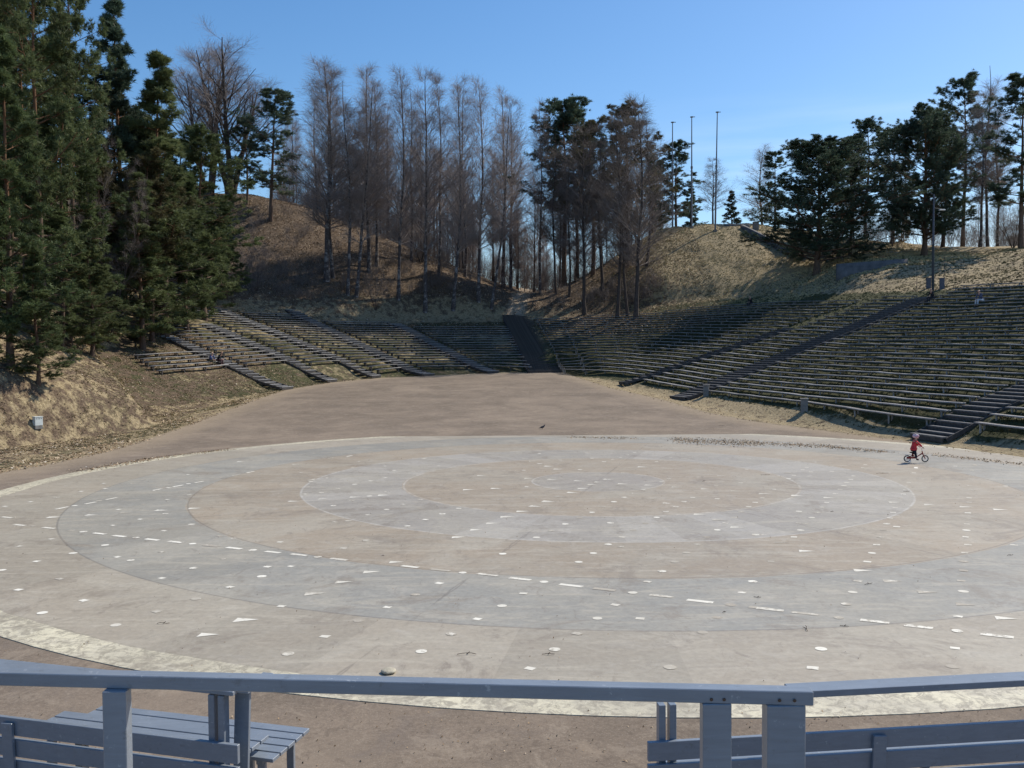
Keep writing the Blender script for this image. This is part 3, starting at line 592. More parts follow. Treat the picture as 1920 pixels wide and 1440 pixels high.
for px, py, pyt, lab in ((1719, 545, 503, 'thin upright metal rod left of the lamp post'), (1770, 541, 483, 'thin upright metal rod right of the lamp post')):
    q = hit(px, py, 60); m = MB(); m.tube((0, 0, -.2), (0, 0, (py-pyt)*q[1]/F), .03, .025, 8); m.box((0, 0, 0), (.16, .16, .06)); m.ball((0, 0, (py-pyt)*q[1]/F), .045)
    o_ = m.build('metal_rod', M_LAMPP); o_.location = tuple(q); tag(o_, lab, 'rod', 'thin rods by the lamp post')
# ------------------------------------------------------------------ trees
def bark(name, lo, hi, zsplit=None, patches=None):
    m = N(name, .9); o = m.obj(); f = m.noise(9, 5, o, .65, .3, (1, 1, .25)); cc = m.ramp(f, [(.3, lo), (.7, hi)])
    if patches:
        cc = m.mix(m.math('MULTIPLY', m.ramp(m.noise(2.2, 5, o, .7, .2, (1, 1, .9)), [(.50, 0), (.58, 1)]), patches[1]), cc, patches[0])
    if zsplit:
        sp = m.n('ShaderNodeSeparateXYZ'); m.l(o, sp.inputs[0]); cc = m.mix(m.rng(sp.outputs[2], zsplit[0], zsplit[1]), cc, m.ramp(f, [(.3, (.10, .052, .03)), (.7, (.21, .115, .065))]))
    m.bump(f, .6, .03); return m.col(cc)
B_PINE = bark('pine_bark', (.06, .042, .032), (.17, .115, .085), (7, 12))
B_BIRCH = bark('birch_bark', (.045, .036, .034), (.12, .10, .095), None, ((.42, .40, .38), .55))
B_DARK = bark('dark_bark', (.038, .030, .027), (.105, .085, .075))
def leafmat(name, a, b, trans=.22):
    m = N(name, .65); at_ = m.attr('tint'); v = m.mix(m.rand(), a, b)
    v = m.mix(1.0, v, m.ramp(at_, [(0, .55), (1, 1.5)]), 'MULTIPLY'); v = m.mix(m.math('MULTIPLY', m.ramp(at_, [(.86, 0), (1, 1)]), .35), v, (.15, .12, .05))
    m.col(v); tr = m.n('ShaderNodeBsdfTranslucent'); m.l(v, tr.inputs['Color']); mx_ = m.n('ShaderNodeMixShader'); mx_.inputs[0].default_value = trans
    out_ = m.t.nodes['Material Output']; m.l(m.p.outputs[0], mx_.inputs[1]); m.l(tr.outputs[0], mx_.inputs[2]); m.l(mx_.outputs[0], out_.inputs['Surface']); return m.m
L_PINE = leafmat('pine_needles', (.090, .124, .052), (.130, .158, .070), .32)
L_BLUE = leafmat('blue_green_needles', (.068, .104, .070), (.092, .128, .088), .3)
L_OLIV = leafmat('olive_needles', (.085, .084, .042), (.11, .10, .05), .28)
T_TWIG = N('bare_twigs', .85); T_TWIG.col(T_TWIG.mix(T_TWIG.rand(), (.25, .21, .195), (.35, .295, .27))); T_TWIG = T_TWIG.m
T_BROWN = N('brown_twigs', .85); T_BROWN.col(T_BROWN.mix(T_BROWN.rand(), (.16, .135, .122), (.22, .185, .168))); T_BROWN = T_BROWN.m

def unit(a): return a/np.maximum(np.linalg.norm(a, axis=-1, keepdims=True), 1e-9)
def tubes(P, R, sides):                                         # P (n,k,3), R (n,k)
    n, k, _ = P.shape; T = unit(np.gradient(P, axis=1)); ref = np.where(np.abs(T[..., 2:3]) > .9, np.array((1., 0, 0)), np.array((0, 0, 1.)))
    A = unit(np.cross(T, ref)); B = np.cross(T, A); th = np.arange(sides)*2*np.pi/sides
    V = P[:, :, None, :] + R[:, :, None, None]*(A[:, :, None, :]*np.cos(th)[:, None] + B[:, :, None, :]*np.sin(th)[:, None])
    idx = np.arange(n*k*sides).reshape(n, k, sides); a = idx[:, :-1]; b_ = idx[:, 1:]
    return V.reshape(-1, 3), np.stack((a, np.roll(a, -1, 2), np.roll(b_, -1, 2), b_), -1).reshape(-1, 4)
def merge(parts):
    Vs, Qs, o = [], [], 0
    for V, Q_ in parts: Vs.append(V); Qs.append(Q_+o); o += len(V)
    return np.concatenate(Vs), np.concatenate(Qs)
def sample(P, R, t):                                            # points on paths P at t (n,m) in 0..1
    n, k, _ = P.shape; f = t*(k-1); i = np.minimum(f.astype(int), k-2); w = (f-i)[..., None]; r = np.arange(n)[:, None]
    return P[r, i]*(1-w)+P[r, i+1]*w, unit(P[r, i+1]-P[r, i]), R[r, i]*(1-w[..., 0])+R[r, i+1]*w[..., 0]
def grow(rg, base, d0, L, k, bend, wob):                        # paths from base (n,3) along d0, bending by vector bend per unit
    bend = np.asarray(bend, float); n = len(base); P = np.empty((n, k, 3)); P[:, 0] = base; d = d0.copy(); s = (L/(k-1))[:, None]
    for j in range(1, k):
        P[:, j] = P[:, j-1] + d*s; d = unit(d + bend/(k-1) + rg.normal(0, wob, (n, 3)))
    return P
def children(rg, P, R, m, t0, t1, ang, angv, L, k, bend, wob, rfrac, golden=True, t=None):
    n = len(P); t = np.sort(rg.uniform(t0, t1, (n, m)), 1) if t is None else t
    b_, tan, rr = sample(P, R, t); m = t.shape[1]
    ref = np.where(np.abs(tan[..., 2:3]) > .9, np.array((1., 0, 0)), np.array((0, 0, 1.))); A = unit(np.cross(tan, ref)); B = np.cross(tan, A)
    az = (np.arange(m)*2.39996 + rg.uniform(0, 6.28, (n, 1)) + rg.normal(0, .35, (n, m)))[..., None]
    an = rg.normal(ang, angv, (n, m))[..., None] if np.isscalar(ang) else (ang(t) + rg.normal(0, angv, (n, m)))[..., None]
    d = unit(tan*np.cos(an) + (A*np.cos(az)+B*np.sin(az))*np.sin(an))
    Lc = (L(t) if callable(L) else np.full((n, m), L))*rg.uniform(.7, 1.2, (n, m))
    Pc = grow(rg, b_.reshape(-1, 3), d.reshape(-1, 3), Lc.ravel(), k, np.asarray(bend), wob)
    r0 = np.minimum((rr*rfrac), rr*.9).ravel(); return Pc, r0[:, None]*np.linspace(1, .35, k)[None, :]
def settint(me, tint): a = me.attributes.new('tint', 'FLOAT', 'POINT'); a.data.foreach_set('value', tint.astype(np.float32))
H0 = 24.0
def bare_tree(seed, style):
    rg = np.random.default_rng(seed); K = 14
    if style == 'birch': t0, nb, ang, lb, nt, r0, lean = .24, 70, .62, 5.4, 1, .19, .012
    elif style == 'slim': t0, nb, ang, lb, nt, r0, lean = .30, 56, .55, 3.8, 1, .14, .012
    elif style == 'broad': t0, nb, ang, lb, nt, r0, lean = .22, 26, .55, 9.0, 3, .30, .01
    else: t0, nb, ang, lb, nt, r0, lean = .12, 26, .6, 4.0, 5, .10, .02
    base = np.zeros((nt, 3)); d = np.tile((0, 0, 1.), (nt, 1)); Ht = np.full(nt, H0)
    if nt > 1:
        az = rg.uniform(0, 6.28)+np.arange(nt)*2*np.pi/nt; sp = .26 if style == 'bush' else .13
        base[:, 0] = np.cos(az)*.12; base[:, 1] = np.sin(az)*.12; d = unit(np.c_[np.cos(az)*sp, np.sin(az)*sp, np.ones(nt)]); Ht = H0*rg.uniform(.75, 1.0, nt); Ht[0] = H0
    TP = grow(rg, base, d, Ht, K, (0, 0, .05 if nt > 1 else .3), lean*2.2); 
    if nt == 1: TP[:, :, :2] -= TP[:, -1:, :2]*np.linspace(0, 1, K)[None, :, None]
    TR = r0*np.linspace(1, .10, K)[None, :]**.9*np.ones((nt, 1)); TR[:, 0] *= 1.35
    lf = lambda t: lb*np.clip(1.05-((t-t0)/(1-t0))*.86, (.12 if style != 'broad' else .22), 1)*np.clip(.45+(t-t0)*3.2, .4, 1)
    angf = lambda t: ang + .25*(1-t) if style != 'broad' else ang*np.ones_like(t)
    tt = np.sort(t0 + (1-t0)*rg.uniform(0, .985, (nt, nb))**(1.25 if style != 'broad' else .8), 1)
    B1, R1 = children(rg, TP, TR, nb, t0, .98, angf, .16, lf, 7, (0, 0, .35), .07, .42, t=tt)
    R1 = np.minimum(R1, .06 if style != 'broad' else .13); R1 = np.maximum(R1, .010)
    n2, n3 = (10, 7) if style != 'broad' else (12, 7)
    ln1 = np.linalg.norm(np.diff(B1, axis=1), axis=2).sum(1)
    B2, R2 = children(rg, B1, R1, n2, .18, 1, .62, .2, lambda t: (ln1[:, None]*.42*(1.1-t*.6)), 5, (0, 0, .18), .10, .6)
    R2 = np.clip(R2, .006, .022)
    B3, R3 = children(rg, B2, R2, n3, .15, 1, .6, .25, lambda t: np.full(t.shape, .85 if style != 'broad' else 1.1), 3, (0, 0, -.25 if style in ('birch', 'slim') else .1), .16, .8)
    R3 = np.clip(R3, .004, .007)
    big = merge([tubes(TP, TR, 8), tubes(B1[:, :], R1, 5)] if style == 'broad' else [tubes(TP, TR, 8)])
    crown = merge(([] if style == 'broad' else [tubes(B1, R1, 4)]) + [tubes(B2, R2, 3), tubes(B3, R3, 3)])
    return big, crown
def pine(seed, style):
    rg = np.random.default_rng(seed); K = 12
    P_ = dict(tall=(.34, 56, 3.8, .22, 1.25), full=(.06, 84, 3.9, .20, 1.35), mid=(.22, 62, 3.6, .21, 1.3), spread=(.12, 96, 7.6, .36, 1.2))[style]
    t0, nb, lb, r0, ang = P_
    TP = grow(rg, np.zeros((1, 3)), np.array([[0, 0, 1.]]), np.array([H0]), K, (0, 0, .3), .018); TP[:, :, :2] -= TP[:, -1:, :2]*np.linspace(0, 1, K)[None, :, None]; TR = r0*np.linspace(1, .12, K)[None, :]; TR[:, 0] *= 1.3
    s = lambda t: (t-t0)/(1-t0)
    if style == 'full': lf = lambda t: lb*np.clip(1.02-s(t)*.92, .10, 1)*np.clip(.62+s(t)*2.4, .5, 1)
    elif style == 'spread': lf = lambda t: lb*np.clip(np.sqrt(np.maximum(1-(s(t)-.28)**2/.56, .04)), .2, 1)
    else: lf = lambda t: lb*np.clip(np.sqrt(np.maximum(1.0-(s(t)-.30)**2/.52, .03)), .16, 1)
    wh = np.sort(np.repeat(np.linspace(t0, .985, nb//4), 4)[None] + rg.normal(0, .008, (1, nb//4*4)), 1); wh = np.clip(wh, t0*.9, .995)
    B1, R1 = children(rg, TP, TR, nb, t0, 1, lambda t: ang - .62*s(t)**1.5, .12, lf, 7, (0, 0, .30), .07, .5, t=wh)
    sc_ = rg.uniform(.6, 1.25, (len(B1), 1, 1)); B1 = B1[:, :1] + (B1-B1[:, :1])*sc_
    R1 = np.clip(R1, .012, .09 if style != 'spread' else .15)
    drop = rg.random(len(B1)) < (.12 if style == 'spread' else .22); B1 = B1[~drop]; R1 = R1[~drop]
    ln1 = np.linalg.norm(np.diff(B1, axis=1), axis=2).sum(1); n2 = 11 if style != 'spread' else 20
    B2, R2 = children(rg, B1, R1, n2, .25, 1.0, .75, .2, lambda t: (ln1[:, None]*.34*(1.15-t*.7)+.25), 4, (0, 0, .35), .10, .5); R2 = np.clip(R2, .007, .02)
    NT = 8 if style != 'spread' else 12
    tr, _, _ = sample(B2, R2, rg.uniform(.3, 1.0, (len(B2), NT))); tn = unit(B2[:, -1]-B2[:, 0])
    c = tr.reshape(-1, 3); d = np.repeat(tn, NT, 0); c = np.r_[c, B1[:, -1]]; d = np.r_[d, unit(B1[:, -1]-B1[:, -2])]
    c += rg.normal(0, .08, c.shape); d = unit(d + np.array((0, 0, .55)))
    nn = 13; n = len(c); nd = unit(d[:, None, :]*.75 + rg.normal(0, .62, (n, nn, 3))); L = rg.uniform(.20, .40, (n, nn, 1)); sd_ = unit(np.cross(nd, rg.normal(0, 1, (n, nn, 3))))*rg.uniform(.020, .036, (n, nn, 1))
    st = c[:, None, :] + nd*.03
    V = np.stack((st-sd_, st+sd_, st+nd*L), 2).reshape(-1, 3); T = np.arange(len(V)).reshape(-1, 3)
    # light and dark clumps: tint follows a coarse value noise through the crown plus a little per tuft
    cn = vnoise(c[:, 0]+c[:, 2]*.7, c[:, 1]-c[:, 2]*.6, 1.3, seed)*.9 + rg.normal(.5, .16, n)
    tint = np.repeat(np.clip(cn, 0, 1), nn*3)
    return merge([tubes(TP, TR, 8), tubes(B1, R1, 5), tubes(B2, R2, 3)]), (V, T, tint)
PROTO = {}
def proto(kind, i):
    key = (kind, i)
    if key in PROTO: return PROTO[key]
    if kind in ('birch', 'slim', 'broad', 'bush'):
        b_, c_ = bare_tree(100+i*7+len(kind), kind)
        PROTO[key] = (b_, c_, None)
    else: PROTO[key] = (*pine(300+i*5+len(kind), kind),)
    return PROTO[key]
MESHC = {}
def tree_meshes(kind, i, bm_, cm_):
    k = (kind, i, bm_.name, cm_.name)
    if k not in MESHC:
        if kind in ('birch', 'slim', 'broad', 'bush'):
            b_, c_, _ = proto(kind, i); MESHC[k] = (npmesh('trunk', *b_, mat=bm_, smooth=True), npmesh('crown', *c_, mat=cm_, smooth=True))
        else:
            b_, (V, T, tint) = proto(kind, i); cmx = npmesh('crown', V, T=T, mat=cm_); settint(cmx, tint); MESHC[k] = (npmesh('trunk', *b_, mat=bm_, smooth=True), cmx)
    return MESHC[k]
WID = {}
def tree(kind, i, pos, H, width, name, label, cat, group, bm_, cm_, lean=(0, 0), rz=None):
    tm, cm2 = tree_meshes(kind, i, bm_, cm_)
    r = tag(empty(name, pos, random.uniform(0, 6.28) if rz is None else rz), label, cat, group)
    if lean != (0, 0): r.rotation_euler = (lean[0], lean[1], 0)
    if kind not in WID:
        a = np.empty(len(cm2.vertices)*3, np.float32); cm2.vertices.foreach_get('co', a); a = a.reshape(-1, 3)[::7, :2]; WID[kind] = np.percentile(np.hypot(a[:, 0], a[:, 1]), 88)*2
    sz = H/H0; sx = sz if width is None else np.clip(width/WID[kind], .5*sz, 1.9*sz)
    r.scale = (sx, sx, sz); link('trunk', tm, r); link('crown', cm2, r); return r
def put(kind, i, px, pyb, pyt, D, wpx, name, label, cat, group, bm_, cm_, lean=(0, 0)):
    if D is None: p = hit(px, pyb, 40)
    else: q = at(px, 663, D); p = np.array((q[0], D, g1(q[0], D)))
    top = at(px, pyt, p[1]); H = top[2]-p[2]+.2
    return tree(kind, i, p-np.array((0, 0, .2)), H, None if wpx is None else wpx*p[1]/F, name, label, cat, group, bm_, cm_, lean)
GP = 'pines on the left bank'; GB = 'bare birches below the left hill'
# the pines of the left bank, from the frame edge to the benches
LP = [
 ('mid', 0, 86, 648, -130, None, 190, 'tall pine at the left edge with a bare straight trunk above the drooping bough', L_PINE),
 ('full', 0, 20, 688, 60, None, 150, 'dense green pine cut by the left frame edge, boughs to the ground', L_PINE),
 ('full', 1, 72, 722, 470, None, 120, 'young low pine with drooping green boughs at the left bank foot', L_PINE),
 ('mid', 1, -20, 640, -260, 60, 240, 'very tall dark pine in the upper left corner of the photo', L_PINE),
 ('tall', 0, 142, 610, -70, None, 130, 'tall dark pine whose crown leaves the top of the frame, left of the spire pine', L_PINE),
 ('full', 1, 226, 600, 14, None, 135, 'tall slender pine with a pointed top standing free against the sky', L_BLUE),
 ('full', 1, 310, 632, 112, None, 150, 'dense conical pine in the middle of the left group', L_PINE),
 ('full', 0, 268, 655, 330, None, 170, 'lower bushy green pine in front of the slender pointed pine', L_PINE),
 ('mid', 0, 385, 600, 250, None, 150, 'rounded dark pine at the right end of the left group', L_PINE),
 ('full', 1, 352, 622, 330, None, 190, 'green pine whose low boughs hang over the leftmost benches', L_PINE),
 ('mid', 0, 130, 640, 200, None, 170, 'bushy dark green pine behind the tall left trunk', L_PINE),
 ('tall', 1, 285, 640, 300, None, 120, 'thin olive pine with a reddish trunk in the left group', L_OLIV),
 ('mid', 1, 190, 600, 300, None, 150, 'small dark pine behind the brown thicket in the left group', L_OLIV),
 ('tall', 0, 40, 560, 40, None, 180, 'dark pine in the second line near the left frame edge', L_PINE),
 ('full', 0, 425, 560, 385, None, 110, 'short dense pine above the upper left benches', L_PINE)]
for kd, i, px, pb, pt, D, w, lab, lm_ in LP: put(kd, i, px, pb, pt, D, w, 'pine_tree', lab, 'pine', GP, B_PINE, lm_)
LP2 = [('full', 1, 172, 668, 420, None, 150, 'low dark pine with boughs reaching the leaf-covered bank', L_PINE),
 ('full', 0, 118, 655, 400, None, 120, 'small pine pressed between two straight trunks on the left bank', L_PINE),
 ('full', 1, 120, 560, 60, None, 190, 'big dark pine filling the gap behind the tall left trunks', L_PINE),
 ('mid', 1, 52, 600, -120, None, 170, 'broad dark pine whose top leaves the frame near the left corner', L_PINE),
 ('full', 0, 175, 650, 420, None, 130, 'low green pine under the slender pointed pine', L_PINE),
 ('mid', 0, 345, 560, 270, None, 140, 'dark pine behind the dense conical pine', L_PINE),
 ('full', 1, 20, 560, 200, None, 200, 'dense pine in the second line at the left frame edge', L_PINE),
 ('mid', 1, 272, 590, 230, None, 140, 'dark pine between the pointed pine and the conical pine', L_PINE),
 ('full', 0, 400, 585, 400, None, 140, 'bushy low pine at the right fringe of the left group', L_PINE),
 ('mid', 0, 215, 560, 180, None, 180, 'pine in the back line of the left group', L_OLIV),
 ('full', 1, -60, 720, 250, 52, 200, 'pine of which only the right-hand boughs reach in at the left frame edge', L_PINE)]
for kd, i, px, pb, pt, D, w, lab, lm_ in LP2: put(kd, i, px, pb, pt, D, w, 'pine_tree', lab, 'pine', GP, B_PINE, lm_)
# on the left hill
put('mid', 1, 512, 452, 175, 131, 125, 'pine_tree', 'single dark pine leaning right on the left hill crest', 'pine', None, B_PINE, L_BLUE, (0, .05))
put('mid', 0, 468, 410, 225, 136, 115, 'pine_tree', 'dark pine just left of the leaning hilltop pine', 'pine', None, B_PINE, L_BLUE)
put('broad', 0, 398, None, 92, 138, 160, 'poplar_tree', 'left one of two big bare fan-shaped trees behind the pines', 'bare tree', 'two big bare trees behind the pines', B_DARK, T_TWIG)
put('broad', 1, 438, None, 86, 139, 160, 'poplar_tree', 'right one of two big bare fan-shaped trees behind the pines', 'bare tree', 'two big bare trees behind the pines', B_DARK, T_TWIG)
for x, yb, yt, i, lab in ((458, 532, 440, 0, 'left one of two thin bare shrubs on the sunny left slope'), (482, 545, 445, 1, 'right one of two thin bare shrubs on the sunny left slope')):
    put('bush', i, x, yb, yt, None, 40, 'bare_shrub', lab, 'shrub', 'thin shrubs on the left slope', B_DARK, T_BROWN)
BI = [
 ('birch', 0, 613, 527, 122, 140, 'leftmost tall birch, twin dark trunks, widest brown crown of the birch row', 0),
 ('slim', 0, 625, 520, 135, 80, 'slender birch pressed against the twin-trunked leftmost birch', .01),
 ('slim', 1, 652, 552, 150, 80, 'thin white-barked birch with straight trunk, third of the birch row', -.01),
 ('birch', 1, 668, 555, 160, 90, 'dark birch leaning right beside the thin white one', .09),
 ('birch', 2, 692, 512, 128, 100, 'tall birch with brownish rounded top behind the leaning dark one', 0),
 ('slim', 2, 706, 500, 160, 80, 'slim birch just right of the brown rounded top', 0),
 ('birch', 0, 747, 562, 140, 90, 'birch with a kinked trunk base above the middle benches', .02),
 ('slim', 1, 772, 490, 165, 70, 'slim dark birch behind the spreading thicket', 0),
 ('birch', 1, 797, 588, 142, 95, 'birch with whitish trunk standing lowest, close to the bench tops', .01),
 ('slim', 0, 822, 520, 150, 70, 'thin birch between the lowest birch and its right neighbour', 0),
 ('birch', 2, 849, 582, 156, 90, 'curved birch with a thick foot right of the lowest birch', .03),
 ('slim', 2, 872, 520, 165, 70, 'slender dark birch on the crest behind the curved birch', 0),
 ('birch', 0, 897, 568, 158, 85, 'straight birch halfway between the curved birch and the path', .01),
 ('slim', 1, 921, 580, 190, 70, 'thin birch strongly leaning right towards the dirt path', .10),
 ('birch', 2, 944, 540, 178, 90, 'thick double-trunked bare tree left of the path gap', 0),
 ('birch', 1, 957, 540, 195, 80, 'second thick dark trunk touching the path gap', .01)]
for kd, i, px, pb, pt, w, lab, ln in BI: put(kd, i, px, pb, pt, None, w, 'birch_tree', lab, 'birch', GB, B_BIRCH, T_TWIG, (0, ln))
put('bush', 0, 790, 492, 375, None, 110, 'bare_shrub', 'spreading many-stemmed bare thicket on the left hill slope', 'shrub', None, B_DARK, T_BROWN)
put('bush', 1, 704, 582, 500, None, 45, 'bare_shrub', 'small upright bare bush at the top of the shaded benches', 'shrub', None, B_DARK, T_BROWN)
put('bush', 1, 205, 620, 250, 78, 120, 'bare_tree', 'brown leafless thicket tree among the left pines', 'bare tree', None, B_DARK, T_BROWN)
# centre right: on the ridge between path and mound
put('slim', 2, 1013, 552, 198, None, 60, 'birch_tree', 'thin trunk right of the path with two small green tufts', 'birch', None, B_BIRCH, T_TWIG)
CR = [
 ('tall', 0, 1058, None, 196, 131, 135, 'pine_tree', 'pine with the pointed blue-green top right of the path', 'pine', B_PINE, L_BLUE),
 ('tall', 1, 1082, None, 206, 134, 110, 'pine_tree', 'second slightly lower blue-green pine right of the path', 'pine', B_PINE, L_BLUE),
 ('tall', 1, 1112, None, 235, 128, 105, 'pine_tree', 'olive pine with thin crown between the pointed pines and ivy tree', 'pine', B_PINE, L_OLIV),
 ('tall', 0, 1176, None, 208, 124, 130, 'pine_tree', 'olive brown bushy tree on the ridge left of the mound', 'pine', B_PINE, L_OLIV),
 ('mid', 1, 1268, None, 272, 142, 105, 'pine_tree', 'pine behind the mound, just left of the flagpoles', 'pine', B_PINE, L_BLUE),
 ('mid', 0, 1228, None, 300, 146, 95, 'pine_tree', 'blue-green pine half hidden behind the ridge trees left of the mound', 'pine', B_PINE, L_BLUE),
 ('full', 1, 1372, None, 360, 150, 90, 'pine_tree', 'small round pine behind the mound right of the flagpoles', 'pine', B_PINE, L_BLUE),
 ('full', 0, 1296, None, 350, 152, 40, 'pine_tree', 'small pine tip at the foot of the middle flagpole', 'pine', B_PINE, L_BLUE)]
for kd, i, px, pb, pt, D, w, nm, lab, cat, bm_, lm_ in CR: put(kd, i, px, pb, pt, D, w, nm, lab, cat, None, bm_, lm_)
CB = [
 ('birch', 1, 1096, 590, 245, 95, 'dark bare tree low on the ridge, left of the three front trunks', 0),
 ('birch', 2, 1157, 597, 215, 90, 'leftmost of three bare trunks standing at the bench tops', -.01),
 ('slim', 0, 1177, 592, 230, 70, 'middle of three bare trunks standing at the bench tops', -.03),
 ('birch', 0, 1192, 597, 192, 110, 'rightmost and tallest of three bare trunks at the bench tops', .01),
 ('slim', 1, 1043, 553, 250, 60, 'thin dark stem right of the path, before the pointed pine', 0),
 ('slim', 2, 1067, 556, 270, 60, 'thin dark stem directly before the pointed blue-green pines', .01),
 ('birch', 2, 1130, 545, 235, 80, 'bare tree on the ridge crest behind the three front trunks', 0),
 ('slim', 0, 1212, 500, 230, 70, 'bare slim tree at the left shoulder of the mound', 0)]
for kd, i, px, pb, pt, w, lab, ln in CB: put(kd, i, px, pb, pt, None, w, 'bare_tree', lab, 'bare tree', 'bare trees on the ridge left of the mound', B_DARK, T_BROWN, (0, ln))
put('birch', 1, 1336, None, 300, 136, 65, 'bare_tree', 'small bare tree beside the rightmost flagpole', 'bare tree', None, B_DARK, T_BROWN)
put('birch', 0, 1430, None, 280, 150, 70, 'birch_tree', 'bare birch peeping out left of the big spreading pine', 'birch', None, B_BIRCH, T_TWIG)
# right hill
RP = [
 ('spread', 0, 1532, 514, 285, None, 205, 'big spreading pine with one thick trunk right of the mound', L_BLUE),
 ('tall', 1, 1622, None, 232, 128, 125, 'pine with a round top behind the long low wall', L_BLUE),
 ('tall', 0, 1672, None, 245, 124, 100, 'small-topped pine between the round-topped and the broad dark pine', L_BLUE),
 ('spread', 1, 1731, None, 225, 107, 165, 'broad dark pine behind the lamp post', L_BLUE),
 ('tall', 0, 1803, None, 152, 122, 105, 'tallest slim pine right of the broad dark pine', L_BLUE),
 ('mid', 1, 1912, None, 150, 104, 140, 'pine cut by the right frame edge', L_BLUE),
 ('mid', 0, 1592, None, 262, 112, 120, 'dark pine directly behind the big spreading pine', L_BLUE),
 ('full', 1, 1690, None, 380, 128, 110, 'low bushy pine under the broad dark pine', L_OLIV),
 ('mid', 1, 1452, None, 290, 138, 120, 'dark pine behind the left flank of the big spreading pine', L_BLUE),
 ('mid', 0, 1765, None, 250, 118, 120, 'dark pine in the gap right of the broad dark pine', L_BLUE)]
for kd, i, px, pb, pt, D, w, lab, lm_ in RP: put(kd, i, px, pb, pt, D, w, 'pine_tree', lab, 'pine', 'pines on the right hill', B_PINE, lm_)
put('slim', 1, 1850, None, 122, 114, 75, 'birch_tree', 'tall pale bare birch between the slim pine and the right-edge pine', 'birch', None, B_BIRCH, T_TWIG)
put('slim', 2, 1836, None, 200, 112, 70, 'birch_tree', 'left stem of the bare birch pair near the right edge', 'birch', None, B_BIRCH, T_TWIG)
put('slim', 0, 1868, None, 215, 113, 70, 'birch_tree', 'right stem of the bare birch pair near the right edge', 'birch', None, B_BIRCH, T_TWIG)
put('bush', 0, 1897, None, 360, 108, 80, 'bare_shrub', 'brown bare bush under the right-edge pine', 'shrub', None, B_DARK, T_BROWN)
# the wood behind the crests: trees nothing tells apart
bz = random.Random(5)
for j in range(130):
    px = bz.uniform(530, 1010) if j < 92 else (bz.uniform(1000, 1240) if j < 120 else bz.uniform(1545, 1960))
    D = bz.uniform(146, 205) if j < 120 else bz.uniform(120, 165); q = at(px, 663, D); z = g1(q[0], D); H = bz.uniform(15, 23) if j < 120 else bz.uniform(12, 18)
    if 960 < px < 1000: H *= .7
    tree(bz.choice(['birch', 'birch', 'slim']), bz.randrange(3), np.array((q[0], D, z-.3)), H, None, 'bare_tree', 'bare grey-brown tree of the wood behind the hill crests', 'bare tree', 'bare trees of the wood behind the crests', B_DARK, T_TWIG)
# undergrowth under the wood: one tangled mass nobody could count
def thicket(name, label, spots, mat):
    n = len(spots); base = np.array(spots); rg = np.random.default_rng(21); m = 7
    b_ = np.repeat(base[:, :3], m, 0) + rg.normal(0, .35, (n*m, 3))*np.array((1, 1, 0)); h = np.repeat(base[:, 3], m)*rg.uniform(.5, 1.1, n*m)
    d = unit(np.c_[rg.normal(0, .38, (n*m, 2)), np.ones(n*m)]); P1 = grow(rg, b_, d, h, 5, (0, 0, .3), .10); R1 = np.linspace(.016, .006, 5)[None]*np.ones((n*m, 1))
    P2, R2 = children(rg, P1, R1, 7, .2, 1, .6, .25, lambda t: (h[:, None]*.38)*np.ones_like(t), 3, (0, 0, .2), .14, .8); R2 = np.clip(R2, .005, .009)
    P3, R3 = children(rg, P2, R2, 4, .2, 1, .6, .3, lambda t: np.full(t.shape, .45), 3, (0, 0, 0), .15, .8); R3 = np.clip(R3, .004, .007)
    V, Q_ = merge([tubes(P1, R1, 3), tubes(P2, R2, 3), tubes(P3, R3, 3)]); return tag(link(name, npmesh(name, V, Q_, mat=mat)), label, 'undergrowth', None, 'stuff')
sp_ = []
for j in range(620):
    px = bz.uniform(520, 1240) if j < 520 else bz.uniform(1560, 1950); D = bz.uniform(142, 175) if j < 520 else bz.uniform(116, 140); q = at(px, 663, D); z = g1(q[0], D); sp_.append((q[0], D, z-.1, bz.uniform(2.5, 7.0)))
for j in range(150):
    q = hit(bz.uniform(455, 900), bz.uniform(400, 560), 100); sp_.append((*q, bz.uniform(.6, 2.0)))
for j in range(50):
    q = hit(bz.uniform(1020, 1230), bz.uniform(500, 585), 100); sp_.append((*q, bz.uniform(.8, 2.2)))
thicket('undergrowth', 'tangled brown undergrowth below the bare trees of the wood', sp_, T_BROWN)
# ------------------------------------------------------------------ the stand the photograph is taken from: rails, posts, benches
m_ = N('grey_blue_gloss_paint', .33); o = m_.obj(); m_.p.inputs['Specular IOR Level'].default_value = .9
pc = m_.ramp(m_.noise(3, 5, o), [(.3, (.175, .205, .245)), (.7, (.21, .242, .285))])
pc = m_.mix(m_.ramp(m_.noise(14, 7, o, .72), [(.59, 0), (.68, .6)]), pc, (.13, .14, .15)); pc = m_.mix(m_.ramp(m_.noise(26, 6, o, .7), [(.63, 0), (.69, .7)]), pc, (.42, .45, .48))
pc = m_.mix(.5, pc, m_.mix(1.0, pc, m_.ramp(m_.noise(5, 6, o, .7, .4, (.6, 9, 9)), [(.3, .78), (.7, 1.22)]), 'MULTIPLY')); m_.bump(m_.noise(6, 5, o, .6, 0, (1, 14, 14)), .3, .004); M_RAIL = m_.col(pc)
def beam_px(name, a, b, Da, Db, t, dep, parent, bevel=.004):      # a beam whose front top edge runs between two seen points
    A = Vector(at(*a, Da)); B = Vector(at(*b, Db)); d = (B-A).normalized(); n = Vector((-d.y, d.x, 0)).normalized()
    m = MB(); m.bar(A+n*dep/2-Vector((0, 0, t/2)), B+n*dep/2-Vector((0, 0, t/2)), dep, t); return m.build(name, M_RAIL, parent, bevel)
UR = tag(empty('railing', (0, 3.05, 2.4)), 'grey-blue painted wooden railing crossing the whole lower foreground, closest to the viewer', 'railing')
